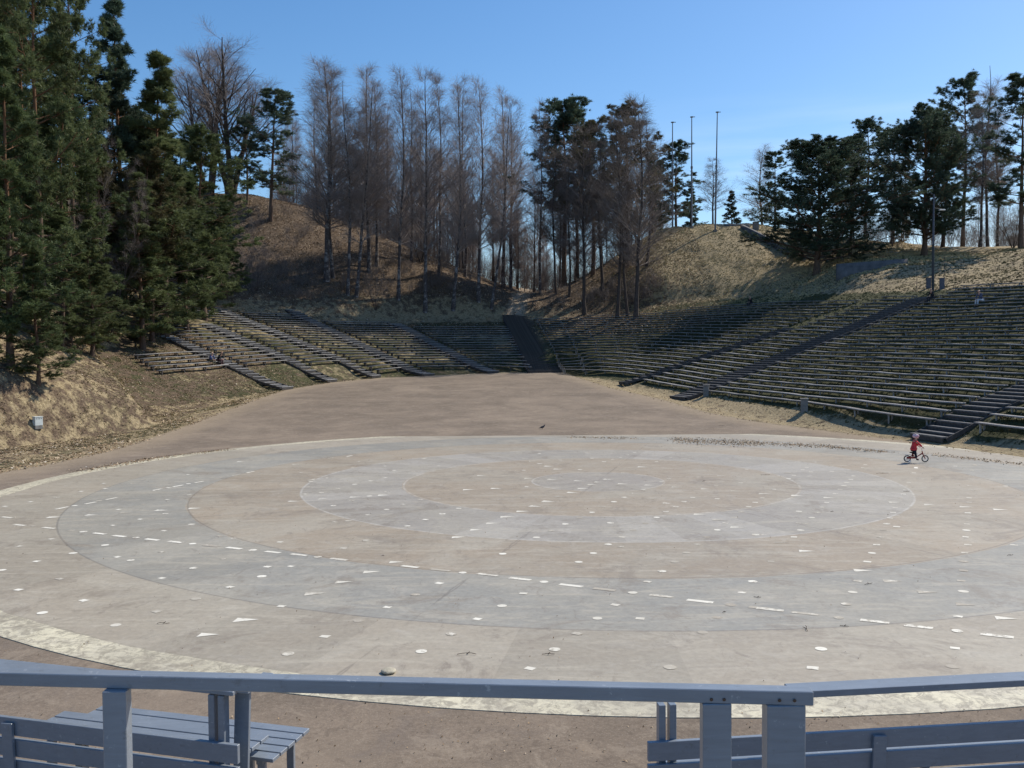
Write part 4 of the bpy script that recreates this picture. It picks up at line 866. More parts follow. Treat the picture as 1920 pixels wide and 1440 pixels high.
def under(o, r): o.parent = r; o.matrix_parent_inverse = Matrix.Translation(r.location).inverted(); return o
zr = float(at(1526, 1298, 3.0)[2])
def Dz(px, py, z): return float((z-CZ)/ray(px, py)[2])
A0 = at(-420, 1252, Dz(-420, 1252, zr)); B0 = at(1526, 1298, 3.0)
A0[2] = zr
d_ = Vector(B0-A0).normalized(); n_ = Vector((-d_.y, d_.x, 0)).normalized()
m = MB(); m.bar(Vector(A0)+n_*.03-Vector((0, 0, .0243)), Vector(B0)+n_*.03-Vector((0, 0, .0243)), .058, .0487); under(m.build('top_rail', M_RAIL, None, .003), UR)
def post_px(x0, x1, dep, z1, z0, D, root, name='post', back=0.0, upper=True):
    p0 = at(x0, 1350, D); p1 = at(x1, 1350, D); w = p1[0]-p0[0]; m = MB(); m.box(((p0[0]+p1[0])/2, D+dep/2+back, (z0+z1)/2), (w, dep, z1-z0)); return under(m.build(name, M_RAIL, None, .003), root)
zb_ = zr-.0487
fr = lambda px: float(np.interp(px, [0, 1526], [A0[1]+(B0[1]-A0[1])*.22, B0[1]]))
def rail_D(px): t = (px+420)/1946; x0 = A0[0]; return float(A0[1]*(1-t)+B0[1]*t)
post_px(192, 236, .053, zb_, 2.4, Dz(214, 1297, zb_)+.0, UR); post_px(1318, 1372, .055, zb_, 2.4, Dz(1345, 1321, zb_)+.002, UR); post_px(1439, 1511, .07, zb_, 2.4, Dz(1475, 1324, zb_)+.002, UR)
# lower tier: two bays of plank-backed benches with a cap rail, an opening between
def bay(side):
    L = side == 'left'
    P0 = np.array((-1.98, 6.30)) if L else np.array((.955, 6.30)); t = np.array((-.965, .262)) if L else np.array((.994, .112)); n = np.array((.262, .965)) if L else np.array((-.112, .994))
    def pt(s, o_, z): q = P0+t*s+n*o_; return Vector((q[0], q[1], z))
    nm = 'left' if L else 'right'
    ln = 3.4 if L else 4.6
    rl = tag(empty('low_railing', (*P0, .9)), 'low cap rail over the ' + ('left bench, passing below the main rail' if L else 'right bench, running out of the right frame edge'), 'railing', None)
    def bar(name, s0, s1, oo, z, w, th, root, bv=.003): m = MB(); m.bar(pt(s0, oo, z), pt(s1, oo, z), w, th); return under(m.build(name, M_RAIL, None, bv), root)
    bar('cap_rail', .05 if L else 1.10, ln, .10, 2.165 if L else 2.085, .17, .03 if L else .05, rl)
    if L: m = MB(); m.bar(pt(0, .06, 2.172), pt(0, .42, 2.172), .09, .028); under(m.build('return_rail', M_RAIL, None, .003), rl)
    for s0 in ((.12, .20) if L else (.08, .16)):
        m = MB(); m.bar(pt(s0+.035, .055, .9), pt(s0+.035, .055, 2.14 if L else 2.06), .072, .05, upv=(t[0], t[1], 0)); under(m.build('post', M_RAIL, None, .003), rl)
    if L: m = MB(); m.bar(pt(.075, .10, .9), pt(.075, .19, 2.14), .03, .12, upv=(t[0], t[1], 0)); under(m.build('brace', M_RAIL, None, .003), rl)
    bn = tag(empty('slatted_bench', (*(P0+t*1.0), .9)), 'grey-blue slatted bench with plank back in the ' + ('lower left corner, under the railing' if L else 'lower right corner, under the railing'), 'bench', None)
    for z in (1.74, 1.575, 1.41): bar('back_plank', 0 if L else 0, ln, 0, z, .035, .138, bn)
    for s0 in ((1.98, 3.2) if L else (1.72, 3.6)): m = MB(); m.bar(pt(s0, -.035, 1.30), pt(s0+.02, -.035, 1.775), .028, .10, upv=(t[0], t[1], 0)); under(m.build('batten', M_RAIL, None, .003), bn)
    for k in range(3): bar('seat_slat', (.25 if L else .32), (2.25 if L else 4.5), .50+k*.135 if L else .56+k*.135, 1.49 if L else 1.33, .118, .032, bn)
    for s0 in ((.42, 2.05) if L else (.5, 2.4, 4.3)):
        m = MB(); zs_ = 1.45 if L else 1.29; m.bar(pt(s0, .44, zs_), pt(s0, .90, zs_), .06, .045); m.bar(pt(s0, .46, .9), pt(s0, .46, zs_-.02), .06, .06, upv=(0, 1, 0)); m.bar(pt(s0, .82, .9), pt(s0, .82, zs_-.02), .06, .06, upv=(0, 1, 0)); under(m.build('leg', M_RAIL, None, .003), bn)
    if not L: return
    lo = tag(empty('slatted_bench', (*(P0+n*.9), .9)), 'low backless grey-blue slatted bench standing in front of the ' + nm + ' backed bench', 'bench', None)
    for k in range(5): bar('seat_slat', (.11 if L else .34), (2.2 if L else 4.4), .70+k*.125, 1.385, .108, .03, lo)
    for s0 in ((.25, 2.0) if L else (.55, 2.4, 4.2)):
        m = MB(); m.bar(pt(s0, .68, 1.345), pt(s0, 1.22, 1.345), .06, .045); m.bar(pt(s0, .72, .0), pt(s0, .72, 1.33), .06, .06, upv=(0, 1, 0)); m.bar(pt(s0, 1.18, .0), pt(s0, 1.18, 1.33), .06, .06, upv=(0, 1, 0)); under(m.build('leg', M_RAIL, None, .003), lo)
bay('left'); bay('right')
M_DECK = paint('old_deck_boards', (.20, .19, .175), .85, .3, 2.0)
m = MB(); m.box((0, -.6, 2.32), (12, 7.6, .16)); m.box((0, 3.1, 1.5), (12, .12, 1.46)); dk = m.build('viewing_deck', M_DECK); tag(dk, 'timber viewing deck under the camera', 'deck', kind='structure')
m = MB(); m.box((0, 4.95, .82), (12, 3.5, .16)); dk = m.build('lower_deck', M_DECK); tag(dk, 'lower step of the viewing deck carrying the benches', 'deck', kind='structure')

M_SCR = paint('rusty_screw', (.10, .06, .04), .6, .2)
for px in (205, 224, 1334, 1358, 1462, 1490):
    D = rail_D(px)-.004; q = at(px, 1297+ (px-200)*.013, D); m = MB(); m.ball(q, .006, (1, .5, 1), 8); o_ = m.build('screw', M_SCR); under(o_, UR)
# ------------------------------------------------------------------ people, bicycle, pigeon
def skin(name, pts, edges, mat, parent=None, sub=2, extra=None):
    me = bpy.data.meshes.new(name+'_cage'); names = list(pts); me.from_pydata([pts[k][:3] for k in names], [(names.index(a), names.index(b_)) for a, b_ in edges], [])
    ob = bpy.data.objects.new(name, me); COL.objects.link(ob); md = ob.modifiers.new('s', 'SKIN'); md.use_smooth_shade = True
    lay = me.skin_vertices[0].data if me.skin_vertices else None
    if lay is None:
        bm2 = bmesh.new(); bm2.from_mesh(me); bm2.verts.layers.skin.verify(); bm2.to_mesh(me); bm2.free(); lay = me.skin_vertices[0].data
    for i, k in enumerate(names):
        r_ = pts[k][3:]; lay[i].radius = (r_[0], r_[1] if len(r_) > 1 else r_[0]); lay[i].use_root = (i == 0)
    ob.modifiers.new('b', 'SUBSURF').levels = sub
    bpy.context.view_layer.update(); ev = ob.evaluated_get(bpy.context.evaluated_depsgraph_get()); m2 = bpy.data.meshes.new_from_object(ev); bpy.data.objects.remove(ob); bpy.data.meshes.remove(me)
    if extra:
        b_ = bmesh.new(); b_.from_mesh(m2); extra(b_); b_.to_mesh(m2); b_.free()
    m2.materials.clear(); [m2.materials.append(x) for x in (mat if isinstance(mat, (list, tuple)) else [mat])]
    m2.polygons.foreach_set('use_smooth', np.ones(len(m2.polygons), bool))
    return link(name, m2, parent)
M_SKIN = paint('skin', (.50, .31, .23), .55, .08, 20); M_DARKCL = paint('dark_cloth', (.022, .024, .034), .85, .2, 20)
def cloth(n, c): return paint(n, c, .85, .12, 14)
def face(hc, fwd, s):                                             # eyes, nose, mouth, ears set on the head
    f = Vector(fwd).normalized(); l = Vector((-f.y, f.x, 0)); c = Vector(hc)
    def add(b_):
        def ball(p, r, mi=0): 
            q = bmesh.ops.create_uvsphere(b_, u_segments=8, v_segments=6, radius=r, matrix=Matrix.Translation(p)); [setattr(fc, 'material_index', mi) for v in q['verts'] for fc in v.link_faces]
        for sg in (-1, 1): ball(c+f*.092*s+l*sg*.032*s+Vector((0, 0, .01*s)), .012*s, 1); ball(c+l*sg*.082*s-Vector((0, 0, .01*s)), .022*s)
        ball(c+f*.102*s-Vector((0, 0, .022*s)), .017*s); ball(c+f*.09*s-Vector((0, 0, .058*s)), .014*s, 2)
    return add
M_FACE = [M_SKIN, paint('eyes', (.03, .025, .02), .3, .1), paint('lips', (.42, .17, .15), .5, .1)]
def fingers(pts, ed, tag_, wrist, d, side, s):                    # palm, four unequal curled fingers and a thumb
    w = Vector(wrist); d = Vector(d).normalized(); sd_ = Vector(side).normalized(); dn = d.cross(sd_).normalized()
    pm = w+d*.075*s; pts[tag_+'palm'] = (*pm, .030*s, .018*s); ed.append((tag_+'wr', tag_+'palm'))
    for i, (o_, L) in enumerate(((-.028, .068), (-.010, .078), (.010, .074), (.028, .058))):
        a = pm+sd_*o_*s+d*.012*s; b_ = a+d*L*.55*s+dn*.008*s; c_ = b_+d*L*.3*s+dn*.026*s
        for j, (q, r) in enumerate(((a, .009), (b_, .008), (c_, .006))): pts[f'{tag_}f{i}{j}'] = (*q, r*s)
        ed += [(tag_+'palm', f'{tag_}f{i}0'), (f'{tag_}f{i}0', f'{tag_}f{i}1'), (f'{tag_}f{i}1', f'{tag_}f{i}2')]
    a = w+d*.035*s+sd_*-.030*s; b_ = a+d*.03*s-sd_*.022*s+dn*.012*s
    pts[tag_+'t0'] = (*a, .011*s); pts[tag_+'t1'] = (*b_, .008*s); ed += [(tag_+'wr', tag_+'t0'), (tag_+'t0', tag_+'t1')]
def figure(root, J, s, mats, sleeves=True, coat_hem=None, hair=None, headgear=None):
    # J: joint positions; mats: dict top, legs, shoe, hair
    V3 = lambda k: J[k]
    pts = {'pel': (*J['pel'], .115*s, .095*s), 'sp': (*J['sp'], .10*s, .085*s), 'ch': (*J['ch'], .125*s, .09*s), 'nk': (*J['nk'], .048*s), 'hb': (*J['hb'], .068*s), 'hm': (*J['hm'], .092*s, .088*s), 'ht': (*J['ht'], .066*s)}
    ed = [('pel', 'sp'), ('sp', 'ch'), ('ch', 'nk'), ('nk', 'hb'), ('hb', 'hm'), ('hm', 'ht')]
    for q in 'lr':
        pts.update({q+'sh': (*J[q+'sh'], .052*s), q+'el': (*J[q+'el'], .038*s), q+'wr': (*J[q+'wr'], .025*s), q+'hi': (*J[q+'hi'], .082*s), q+'kn': (*J[q+'kn'], .055*s), q+'an': (*J[q+'an'], .036*s), q+'to': (*J[q+'to'], .034*s, .024*s)})
        ed += [('ch', q+'sh'), (q+'sh', q+'el'), (q+'el', q+'wr'), ('pel', q+'hi'), (q+'hi', q+'kn'), (q+'kn', q+'an'), (q+'an', q+'to')]
        wd = Vector(J[q+'wr'])-Vector(J[q+'el']); fingers(pts, ed, q, J[q+'wr'], wd, J.get('hs', (0, 1, 0)), s)
    body = skin('body', pts, ed, M_FACE, root, 2, face(J['hm'], J['look'], s))
    g = 1.22
    tp = {'pel': (*J['pel'], .135*s*g*(1.25 if coat_hem else 1), .11*s*g*(1.3 if coat_hem else 1)), 'sp': (*J['sp'], .115*s*g, .10*s*g), 'ch': (*J['ch'], .135*s*g, .10*s*g), 'nb': (*(Vector(J['ch']).lerp(Vector(J['nk']), .72)), .062*s)}
    te = [('pel', 'sp'), ('sp', 'ch'), ('ch', 'nb')]
    if coat_hem: tp = {'hem': (*coat_hem[0], coat_hem[1], coat_hem[1]*.85), **tp}; te.append(('hem', 'pel'))
    for q in 'lr':
        cuff = Vector(J[q+'el']).lerp(Vector(J[q+'wr']), .92); tp.update({q+'sh': (*J[q+'sh'], .062*s*g), q+'el': (*J[q+'el'], .048*s*g), q+'cu': (*cuff, .038*s*g)}); te += [('ch', q+'sh'), (q+'sh', q+'el'), (q+'el', q+'cu')]
    skin('jacket', tp, te, mats['top'], root)
    lp = {'pel': (*J['pel'], .125*s, .105*s)}; le = []
    for q in 'lr':
        cuff = Vector(J[q+'kn']).lerp(Vector(J[q+'an']), .93); lp.update({q+'hi': (*J[q+'hi'], .092*s), q+'kn': (*J[q+'kn'], .066*s), q+'cu': (*cuff, .050*s)}); le += [('pel', q+'hi'), (q+'hi', q+'kn'), (q+'kn', q+'cu')]
    skin('trousers', lp, le, mats['legs'], root)
    for q in 'lr': skin('shoe', {'a': (*J[q+'an'], .046*s), 'h': (J[q+'an'][0], J[q+'an'][1], J[q+'an'][2]-.035*s, .044*s, .036*s), 't': (*J[q+'to'], .044*s, .032*s)}, [('a', 'h'), ('h', 't')], mats['shoe'], root, 1)
    f = Vector(J['look']).normalized(); hm = Vector(J['hm']); ht = Vector(J['ht'])
    hp = {'a': (*(hm.lerp(ht, .75)-f*.012*s), .098*s), 'b': (*(hm-f*.045*s), .085*s)}; he = [('a', 'b')]
    if mats.get('long'): hp['c'] = (*(Vector(J['hb'])-f*.07*s), .06*s); he.append(('b', 'c'))
    if 'hair' in mats: skin('hair', hp, he, mats['hair'], root, 2)
    return body
def seated(s=1.0, lean=.10, turn=(1, 0, -.1), hands='knees'):
    z0 = 0.0; J = dict(pel=(0, 0, .10), sp=(.03+lean*.3, 0, .32), ch=(.06+lean, 0, .52), nk=(.09+lean*1.25, 0, .64), hb=(.11+lean*1.35, 0, .70), hm=(.125+lean*1.4, 0, .77), ht=(.12+lean*1.4, 0, .845), look=turn)
    for q, sg in (('l', 1), ('r', -1)):
        J.update({q+'sh': (.06+lean, sg*.175, .535), q+'el': (.19+lean, sg*.23, .30), q+'wr': (.38+lean*.6, sg*.13, .18), q+'hi': (.03, sg*.095, .075), q+'kn': (.46, sg*.115, .09), q+'an': (.47, sg*.11, -.34), q+'to': (.60, sg*.125, -.385)})
    return {k: (tuple(c*s for c in v) if k != 'look' else v) for k, v in J.items()}
def sit(bi, k, px, label, mats, lean, turn, face_px=None, s=1.0):
    P = ROWS[(bi, k)]; pp = [(960+F*q[0]/q[1]) for q in P]; i = int(np.argmin(np.abs(np.array(pp)-px)))
    j = min(max(i, 1), len(P)-2); f = np.interp(px, sorted((pp[j-1], pp[j+1])), (0, 1)); q = P[i]
    if abs(pp[j+1]-pp[j-1]) > 1e-6:
        w_ = np.clip((px-pp[j-1])/(pp[j+1]-pp[j-1]), 0, 1); q = P[j-1]*(1-w_)+P[j+1]*w_
    T = P[j+1]-P[j-1]; T /= np.hypot(*T); n = np.array((T[1], -T[0]))
    if n @ (np.array((CX, CY))-q) < 0: n = -n
    zs = SEATZ[(bi, k)](q); r = tag(empty('person', (q[0], q[1], zs), math.atan2(n[1], n[0])), label, 'person')
    figure(r, seated(s, lean, turn), s, mats); return r
M_BLUEJ = N('blue_jacket_with_pale_ring', .8); o = M_BLUEJ.obj(); sp = M_BLUEJ.n('ShaderNodeSeparateXYZ'); M_BLUEJ.l(o, sp.inputs[0])
dy = M_BLUEJ.math('SUBTRACT', sp.outputs[1], -.03); dz = M_BLUEJ.math('SUBTRACT', sp.outputs[2], .36)
rr = M_BLUEJ.math('SQRT', M_BLUEJ.math('ADD', M_BLUEJ.math('MULTIPLY', dy, dy), M_BLUEJ.math('MULTIPLY', dz, dz)))
ring_ = M_BLUEJ.math('MULTIPLY', M_BLUEJ.rng(rr, .05, .06), M_BLUEJ.rng(rr, .125, .11)); M_BLUEJ.col(M_BLUEJ.mix(ring_, (.018, .035, .13), (.50, .58, .72)))
H_ = lambda n, c: paint(n, c, .7, .2, 30)
SH = cloth('dark_shoes', (.03, .028, .03))
rows_left = sorted(k for b_, k in ROWS if b_ == 9)
sit(9, rows_left[1], 394, 'person in blue jacket with pale ring mark and white cap, left of the seated couple', dict(top=M_BLUEJ.m, legs=cloth('olive_trousers', (.12, .11, .07)), shoe=SH, hair=H_('pale_cap', (.7, .66, .55))), .12, (.8, -.6, -.15))
sit(9, rows_left[1], 409, 'person in a dark jacket with reddish hair leaning forward, right of the couple', dict(top=cloth('black_green_jacket', (.018, .024, .028)), legs=cloth('maroon_trousers', (.07, .025, .035)), shoe=SH, hair=H_('auburn_hair', (.16, .06, .035)), long=True), .26, (1, .15, -.5))
def near_row(px, py):                                            # the seat row that shows nearest to a point of the photograph
    best = (1e9, None)
    for key, P in ROWS.items():
        for q in P[::2]:
            z = SEATZ[key](q); x = 960+F*q[0]/q[1]; y = 663-(z-CZ)*F/q[1]; e = (x-px)**2+4*(y-py)**2
            if e < best[0]: best = (e, key)
    return best[1]
for px, py, lab, mats, ln_, tn in (
  (1409, 570, 'person in black, a silhouette on the topmost bench under the grassy mound', dict(top=cloth('black_coat', (.012, .012, .016)), legs=M_DARKCL, shoe=SH, hair=H_('dark_hair', (.03, .022, .018))), .08, (1, 0, -.05)),
  (1749, 550, 'person in a dark jacket sitting at the foot of the lamp post', dict(top=cloth('black_jacket', (.014, .016, .022)), legs=M_DARKCL, shoe=SH, hair=H_('grey_brown_hair', (.14, .11, .09))), .10, (1, .2, -.1)),
  (1840, 573, 'person with pale trousers and blue-grey top sitting high in the right block', dict(top=cloth('slate_jacket', (.07, .085, .14)), legs=cloth('white_trousers', (.55, .58, .62)), shoe=cloth('pale_shoes', (.3, .3, .3)), hair=H_('fair_hair', (.45, .38, .28))), .12, (.9, .4, -.2))):
    bi, k = near_row(px, py); sit(bi, k, px, lab, mats, ln_, tn)

# the child on the bicycle
cp = onz(1716.5, 866.5, .035); ch = empty('child', cp, rad(-4))
bk = tag(empty('bicycle', cp, rad(-4)), "small red child's bicycle with training wheel and rear rack on the concrete floor", 'bicycle')
M_RED = paint('red_frame_paint', (.30, .035, .03), .35, .1); M_TYRE = paint('black_rubber', (.018, .018, .02), .8, .2); M_STEEL = paint('bright_steel', (.62, .62, .63), .3, .08); M_BLK2 = paint('black_grip', (.02, .02, .02), .6, .1)
xr, xf, zw, Rw = -.33, .38, .145, .145
for x in (xr, xf):
    m = MB(); 
    for k in range(12): a = k*math.pi/6; m.tube((x, 0, zw), (x+(Rw-.02)*math.cos(a), 0, zw+(Rw-.02)*math.sin(a)), .0022, n=4)
    m.tube((x, -.035, zw), (x, .035, zw), .018); w_ = m.build('wheel', M_STEEL, bk)
    m = MB(); m.torus((x, 0, zw), Rw-.019, .019); m.build('tyre', M_TYRE, w_, smooth=True)
    m = MB(); m.torus((x, 0, zw), Rw-.042, .007); m.build('rim', M_STEEL, w_, smooth=True)
m = MB(); H1 = (.27, 0, .41); S1 = (-.12, 0, .36); BB = (-.03, 0, .17)
m.tube((.29, 0, .34), (.255, 0, .46), .02); m.tube((.28, 0, .36), BB, .017); m.tube((.272, 0, .385), (.02, 0, .205), .013); m.tube(BB, S1, .016)
for sg in (-1, 1): m.tube(BB, (xr, sg*.045, zw), .010); m.tube((-.10, 0, .31), (xr, sg*.045, zw), .009); m.tube((.295, sg*.04, .32), (xf, sg*.042, zw), .011)
m.tube((.295, -.05, .325), (.295, .05, .325), .014); m.build('frame', M_RED, bk)
m = MB(); m.tube((.265, 0, .43), (.24, 0, .56), .012); m.tube((.24, 0, .56), (.235, -.19, .62), .010); m.tube((.24, 0, .56), (.235, .19, .62), .010); m.build('handlebar', M_STEEL, bk)
for sg in (-1, 1): m = MB(); m.tube((.235, sg*.16, .612), (.215, sg*.25, .622), .017); m.build('grip', M_BLK2, bk)
m = MB(); m.ball((-.15, 0, .40), .075, (1.35, .8, .38)); m.tube((-.12, 0, .33), (-.13, 0, .40), .012); m.build('saddle', M_BLK2, bk, smooth=True)
m = MB(); m.bar((-.16, .035, .315), (-.44, .035, .315), .008, .008); m.bar((-.16, -.035, .315), (-.44, -.035, .315), .008, .008); m.bar((-.44, -.04, .315), (-.44, .04, .315), .008, .008); m.bar((-.30, -.04, .315), (-.30, .04, .315), .008, .008); m.bar((-.40, .035, .31), (xr, .045, zw), .007, .007); m.bar((-.40, -.035, .31), (xr, -.045, zw), .007, .007); m.build('rear_rack', M_STEEL, bk)
for sg in (-1, 1):
    m = MB(); m.torus((xr+.03, sg*.19, .055), .042, .013, n=16); m.tube((xr, sg*.05, zw), (xr+.03, sg*.19, .06), .007); m.build('training_wheel', M_STEEL, bk)
m = MB(); m.box((-.20, -.055, .19), (.34, .012, .075)); m.build('chain_guard', M_RED, bk, .004)
m = MB(); m.tube((-.03, -.09, .17), (-.03, .09, .17), .012); m.tube((-.03, -.085, .17), (.04, -.085, .105), .009); m.tube((-.03, .085, .17), (-.10, .085, .235), .009); m.box((.04, -.13, .105), (.08, .075, .02)); m.box((-.10, .13, .235), (.08, .075, .02)); m.build('pedals', M_BLK2, bk)
m = MB(); m.tube((.26, -.03, .46), (.33, -.03, .50), .003, n=6); m.tube((.33, -.03, .50), (.37, -.02, .40), .003, n=6); m.tube((.37, -.02, .40), (.36, -.01, .30), .003, n=6); m.build('brake_cable', M_STEEL, bk)
ch.name = 'person'; tag(ch, 'small child in a red coat and pink helmet riding a bicycle on the concrete', 'person')
J = dict(pel=(-.08, 0, .56), sp=(-.06, 0, .68), ch=(-.03, 0, .82), nk=(.0, 0, .92), hb=(.01, 0, .965), hm=(.025, 0, 1.03), ht=(.02, 0, 1.10), look=(1, 0, -.15), hs=(0, 1, 0),
  lsh=(-.02, .125, .85), lel=(.10, .19, .735), lwr=(.185, .20, .645), rsh=(-.02, -.125, .85), rel=(.10, -.19, .735), rwr=(.185, -.20, .645),
  lhi=(-.07, .062, .53), lkn=(-.03, .085, .40), lan=(-.10, .115, .285), lto=(-.02, .125, .262), rhi=(-.07, -.062, .53), rkn=(-.03, -.085, .32), ran=(.0, -.12, .155), rto=(.085, -.125, .132))
M_COAT = paint('red_coat_cloth', (.55, .045, .055), .85, .15, 18); s_ = .80
figure(ch, J, s_, dict(top=M_COAT, legs=cloth('dark_navy_trousers', (.018, .02, .03)), shoe=SH, hair=H_('brown_hair', (.12, .07, .04)), long=True), coat_hem=((-.075, 0, .475), .19))
skin('hood', {'a': (-.07, 0, .885, .06), 'b': (-.055, 0, .93, .05)}, [('a', 'b')], M_COAT, ch)
hl = N('pink_white_helmet', .35); hl.col(hl.mix(hl.ramp(hl.noise(16, 2), [(.45, 0), (.55, 1)]), (.55, .28, .37), (.60, .52, .58))); 
m = MB(); m.ball((.005, 0, 1.075), .112, (1.22, .98, .80), 16); hm_ = m.build('helmet', hl.m, ch, smooth=True)
for k in range(3): m = MB(); m.ball((.0, (k-1)*.055, 1.145), .03, (2.4, .35, .5), 8); m.build('helmet_vent', M_BLK2, hm_, smooth=True)

# the pigeon on the far rim
pp = onz(1017, 806, .035); pg = tag(empty('pigeon', pp, rad(10)), 'small dark pigeon walking on the far rim of the floor', 'bird'); M_PIG = paint('pigeon_grey', (.055, .055, .065), .7, .25, 30)
skin('body', {'b': (0, 0, .17, .075, .07), 't': (-.14, 0, .13, .04, .02), 'tt': (-.24, 0, .10, .035, .012), 'c': (.08, 0, .20, .06), 'n': (.12, 0, .26, .035), 'h': (.135, 0, .30, .032), 'k': (.185, 0, .29, .008)}, [('b', 't'), ('t', 'tt'), ('b', 'c'), ('c', 'n'), ('n', 'h'), ('h', 'k')], M_PIG, pg)
for sg in (-1, 1): m = MB(); m.tube((.0, sg*.03, .12), (.005, sg*.03, .0), .006, n=6); m.box((.02, sg*.03, .004), (.06, .03, .008)); m.build('leg', paint('bird_leg', (.25, .08, .06), .7, .1), pg)
# ------------------------------------------------------------------ litter: leaves, tufts, twigs
def leafmesh(name, xy, size, zf, mat, lift=.02):
    rg = np.random.default_rng(len(xy)); n = len(xy); z = zf(xy[:, 0], xy[:, 1]); c = np.c_[xy, z+lift]
    s = rg.uniform(.6, 1.3, (n, 1))*size; a = rg.uniform(0, 6.28, n); t = np.c_[np.cos(a), np.sin(a), rg.normal(0, .35, n)]; b_ = np.c_[-np.sin(a), np.cos(a), rg.normal(0, .35, n)]
    w = rg.uniform(.35, .8, (n, 1)); V = np.stack((c-t*s, c-b_*s*w, c+t*s, c+b_*s*w+np.array((0, 0, .012))), 1).reshape(-1, 3); Q_ = np.arange(4*n).reshape(-1, 4)
    me = npmesh(name, V, Q_, mat=mat); settint(me, np.repeat(rg.random(n), 4)); return link(name, me)
M_LEAF = N('dry_leaves', .85); M_LEAF.col(M_LEAF.ramp(M_LEAF.attr('tint'), [(0, (.13, .085, .05)), (.4, (.25, .17, .10)), (.75, (.40, .29, .18)), (.93, (.56, .46, .33)), (1, (.70, .63, .52))])); M_LEAF = M_LEAF.m
rg = np.random.default_rng(3)
def scatter(n, x0, x1, y0, y1, keep):
    xy = np.c_[rg.uniform(x0, x1, n), rg.uniform(y0, y1, n)]; return xy[keep(xy)]
A1 = scatter(60000, -34, -15, 30, 90, lambda q: (foot_sd(q[:, 0], q[:, 1]) > -.3) & (vnoise(q[:, 0], q[:, 1], 2.5, 9) + .5 > rg.random(len(q))*.9) )
A2 = scatter(110000, -50, 26, 98, 142, lambda q: uvp(q[:, 0], q[:, 1])[0] > 14)
A3 = scatter(22000, 6, 34, 30, 96, lambda q: (foot_sd(q[:, 0], q[:, 1]) > -.5) & (foot_sd(q[:, 0], q[:, 1]) < 4) & (rg.random(len(q)) < .6))
tag(leafmesh('fallen_leaves', np.r_[A1, A3], .055, ground, M_LEAF), 'dry fallen leaves covering the banks and hill slopes', 'leaves', None, 'stuff')
tag(leafmesh('hill_leaves', A2, .085, ground, M_LEAF), 'brown leaf litter under the birches on the hill slopes', 'leaves', None, 'stuff')
# drifts of leaves and needles along the far rim of the floor and on the asphalt edge
dr = []
for (xa, ya), (xb, yb), wd, n in (((1262, 826), (1420, 832), .9, 1500), ((1400, 830), (1560, 838), .6, 900), ((1560, 838), (1660, 848), .45, 400), ((1066, 820), (1200, 823), .35, 350), ((1740, 852), (1920, 872), .35, 400), ((150, 884), (300, 858), .22, 700), ((300, 858), (430, 843), .2, 400), ((960, 812), (1110, 812), .25, 220)):
    a = onz(xa, ya); b_ = onz(xb, yb); t = rg.random((n, 1)); dr.append((a[:2]*(1-t)+b_[:2]*t) + rg.normal(0, 1, (n, 2))*np.array((.25, wd)))
dr = np.concatenate(dr); fl = lambda x, y: np.where(np.hypot(x-CX, y-CY) < R_ST, zt, ground(x, y))
tag(leafmesh('leaf_litter', dr, .038, fl, M_LEAF, .012), 'strips of brown leaf litter blown along the rim of the floor', 'leaves', None, 'stuff')
# crumbs and bits on floor and asphalt
cr_ = np.c_[rg.uniform(-26, 26, 3600), rg.uniform(8, 95, 3600)]; cr_ = np.r_[cr_, np.c_[rg.uniform(-9, 9, 1100), rg.uniform(8, 11.3, 1100)]]; cr_ = cr_[foot_sd(cr_[:, 0], cr_[:, 1]) < 0]
tag(leafmesh('grit', cr_, .013, fl, M_LEAF, .008), 'scattered leaf crumbs and grit on floor and asphalt', 'grit', None, 'stuff')
# grass tufts
def tufts(name, xy, h, label, ca, cb):
    n = len(xy); rg2 = np.random.default_rng(n); m = 7; z = ground(xy[:, 0], xy[:, 1]); c = np.repeat(np.c_[xy, z-.02], m, 0)+rg2.normal(0, .05, (n*m, 3))*np.array((1, 1, 0))
    d = unit(np.c_[rg2.normal(0, .55, (n*m, 2)), np.full(n*m, .8)]); L = rg2.uniform(.5, 1.2, (n*m, 1))*h; sd_ = unit(np.cross(d, np.array((.3, .9, .1))))*rg2.uniform(.012, .026, (n*m, 1))
    V = np.stack((c-sd_, c+sd_, c+d*L), 1).reshape(-1, 3); mt = N(name+'_blades', .9); mt.col(mt.ramp(mt.attr('tint'), [(0, ca), (1, cb)]))
    me = npmesh(name, V, T=np.arange(len(V)).reshape(-1, 3), mat=mt.m); settint(me, np.repeat(np.clip(np.repeat(vnoise(xy[:, 0], xy[:, 1], 3, 5)+.5, m)+rg2.normal(0, .2, n*m), 0, 1), 3)); return tag(link(name, me), label, 'grass', None, 'stuff')
T1 = scatter(26000, 8, 55, 96, 136, lambda q: (uvp(q[:, 0], q[:, 1])[0] > 20) & (q[:, 0] > 14 + rg.normal(0, 3, len(q))))
T2 = scatter(30000, 12, 60, 34, 108, lambda q: (uvp(q[:, 0], q[:, 1])[0] > .6) & (foot_sd(q[:, 0], q[:, 1]) > .5))
T3 = scatter(16000, -34, -15, 30, 95, lambda q: (foot_sd(q[:, 0], q[:, 1]) > 0) & (vnoise(q[:, 0], q[:, 1], 4, 12) > -.1))
tufts('dry_grass', T1, .16, 'dry tufted grass on the mound and the right hill', (.28, .245, .125), (.56, .47, .28))
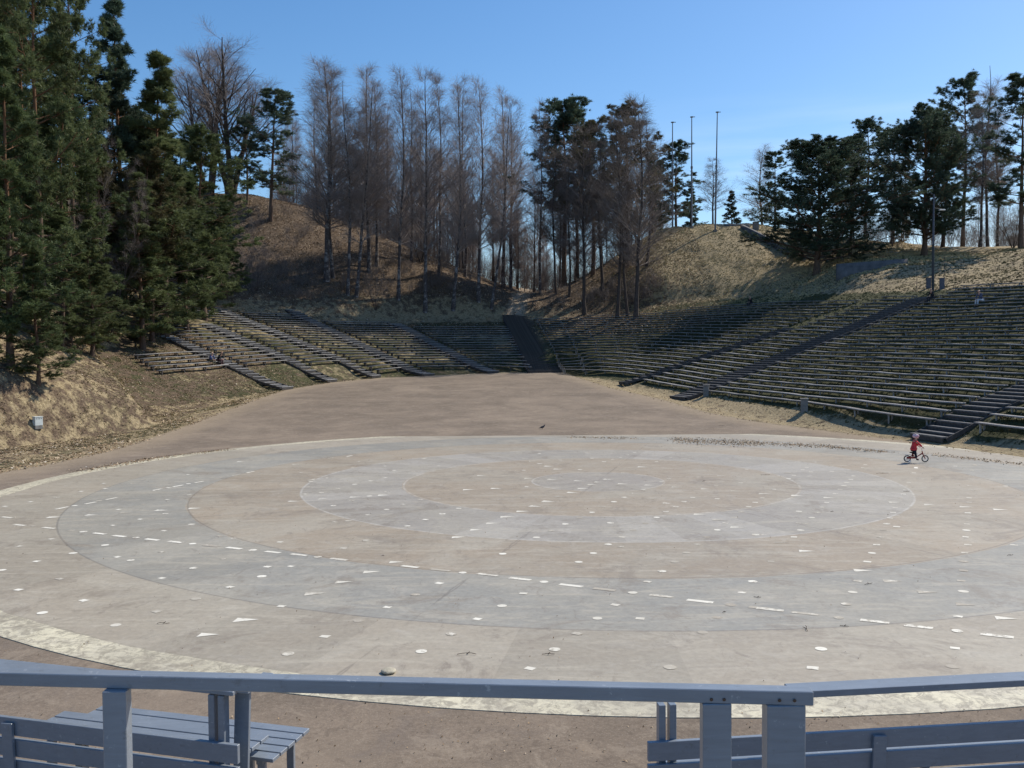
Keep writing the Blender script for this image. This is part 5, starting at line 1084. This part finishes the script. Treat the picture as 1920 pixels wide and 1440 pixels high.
tufts('mossy_shade_grass', T2, .15, 'short mossy grass, colour darkened for shade between the right benches', (.03, .036, .012), (.105, .10, .04))  # mossy blades with the shade between planks put into their colour
tufts('bank_grass', T3, .10, 'short yellow-green grass on the left bank', (.17, .155, .06), (.42, .35, .18))
# twigs and small things lying on the floor
M_TW = paint('dead_twig', (.05, .035, .025), .9, .3)
for j, (px, py, L, a) in enumerate([(1655, 888, .7, 5), (1435, 891, .5, 0), (1320, 903, .2, 30), (1628, 1096, .28, 25), (1420, 1121, .2, -40), (875, 1228, .42, 0), (1512, 1180, .35, 80), (1583, 1175, .2, -30), (306, 1170, .3, 0), (1028, 1228, .28, 0), (1560, 960, .12, 0), (1618, 848, .9, 5), (1894, 1042, .2, 10), (718, 1043, .09, 0), (1358, 1149, .1, 20), (1700, 922, .3, -5), (947, 728, .5, 10), (1353, 799, .5, 0)]):
    p = onz(px, py, zt) if py > 830 else hit(px, py, 20); L *= .7; m = MB(); p0 = Vector((-L/2, 0, .012)); k = 4; lr = random.Random(j)
    for i in range(k): p1 = Vector((-L/2+L*(i+1)/k, lr.uniform(-.04, .04)*L*1.5, .010+lr.uniform(0, .02))); m.tube(p0, p1, .005, .004, 5); p0 = p1
    m.tube((0, 0, .015), (L*.15, L*.22, .03), .007, .004, 5); o_ = m.build('twig', M_TW); o_.location = tuple(p); o_.rotation_euler = (0, 0, rad(a)); tag(o_, 'small dark dead twig lying on the concrete and asphalt floor', 'twig', 'twigs on the floor')
b = bmesh.new(); bmesh.ops.create_icosphere(b, subdivisions=3, radius=.11); lr = random.Random(2)
for v in b.verts: n_ = math.sin(v.co.x*40)*math.cos(v.co.y*33); v.co = v.co*(1+.06*n_); v.co.z = max(-.03, v.co.z*.34+.01)
me = bpy.data.meshes.new('flat_stone'); b.to_mesh(me); b.free(); me.materials.append(paint('pale_stone', (.40, .37, .29), .9, .2, 18)); st_ = link('flat_stone', me); st_.location = tuple(onz(729, 1259, zt+.02)); tag(st_, 'pale flat cracked stone on the floor just behind the railing', 'stone')
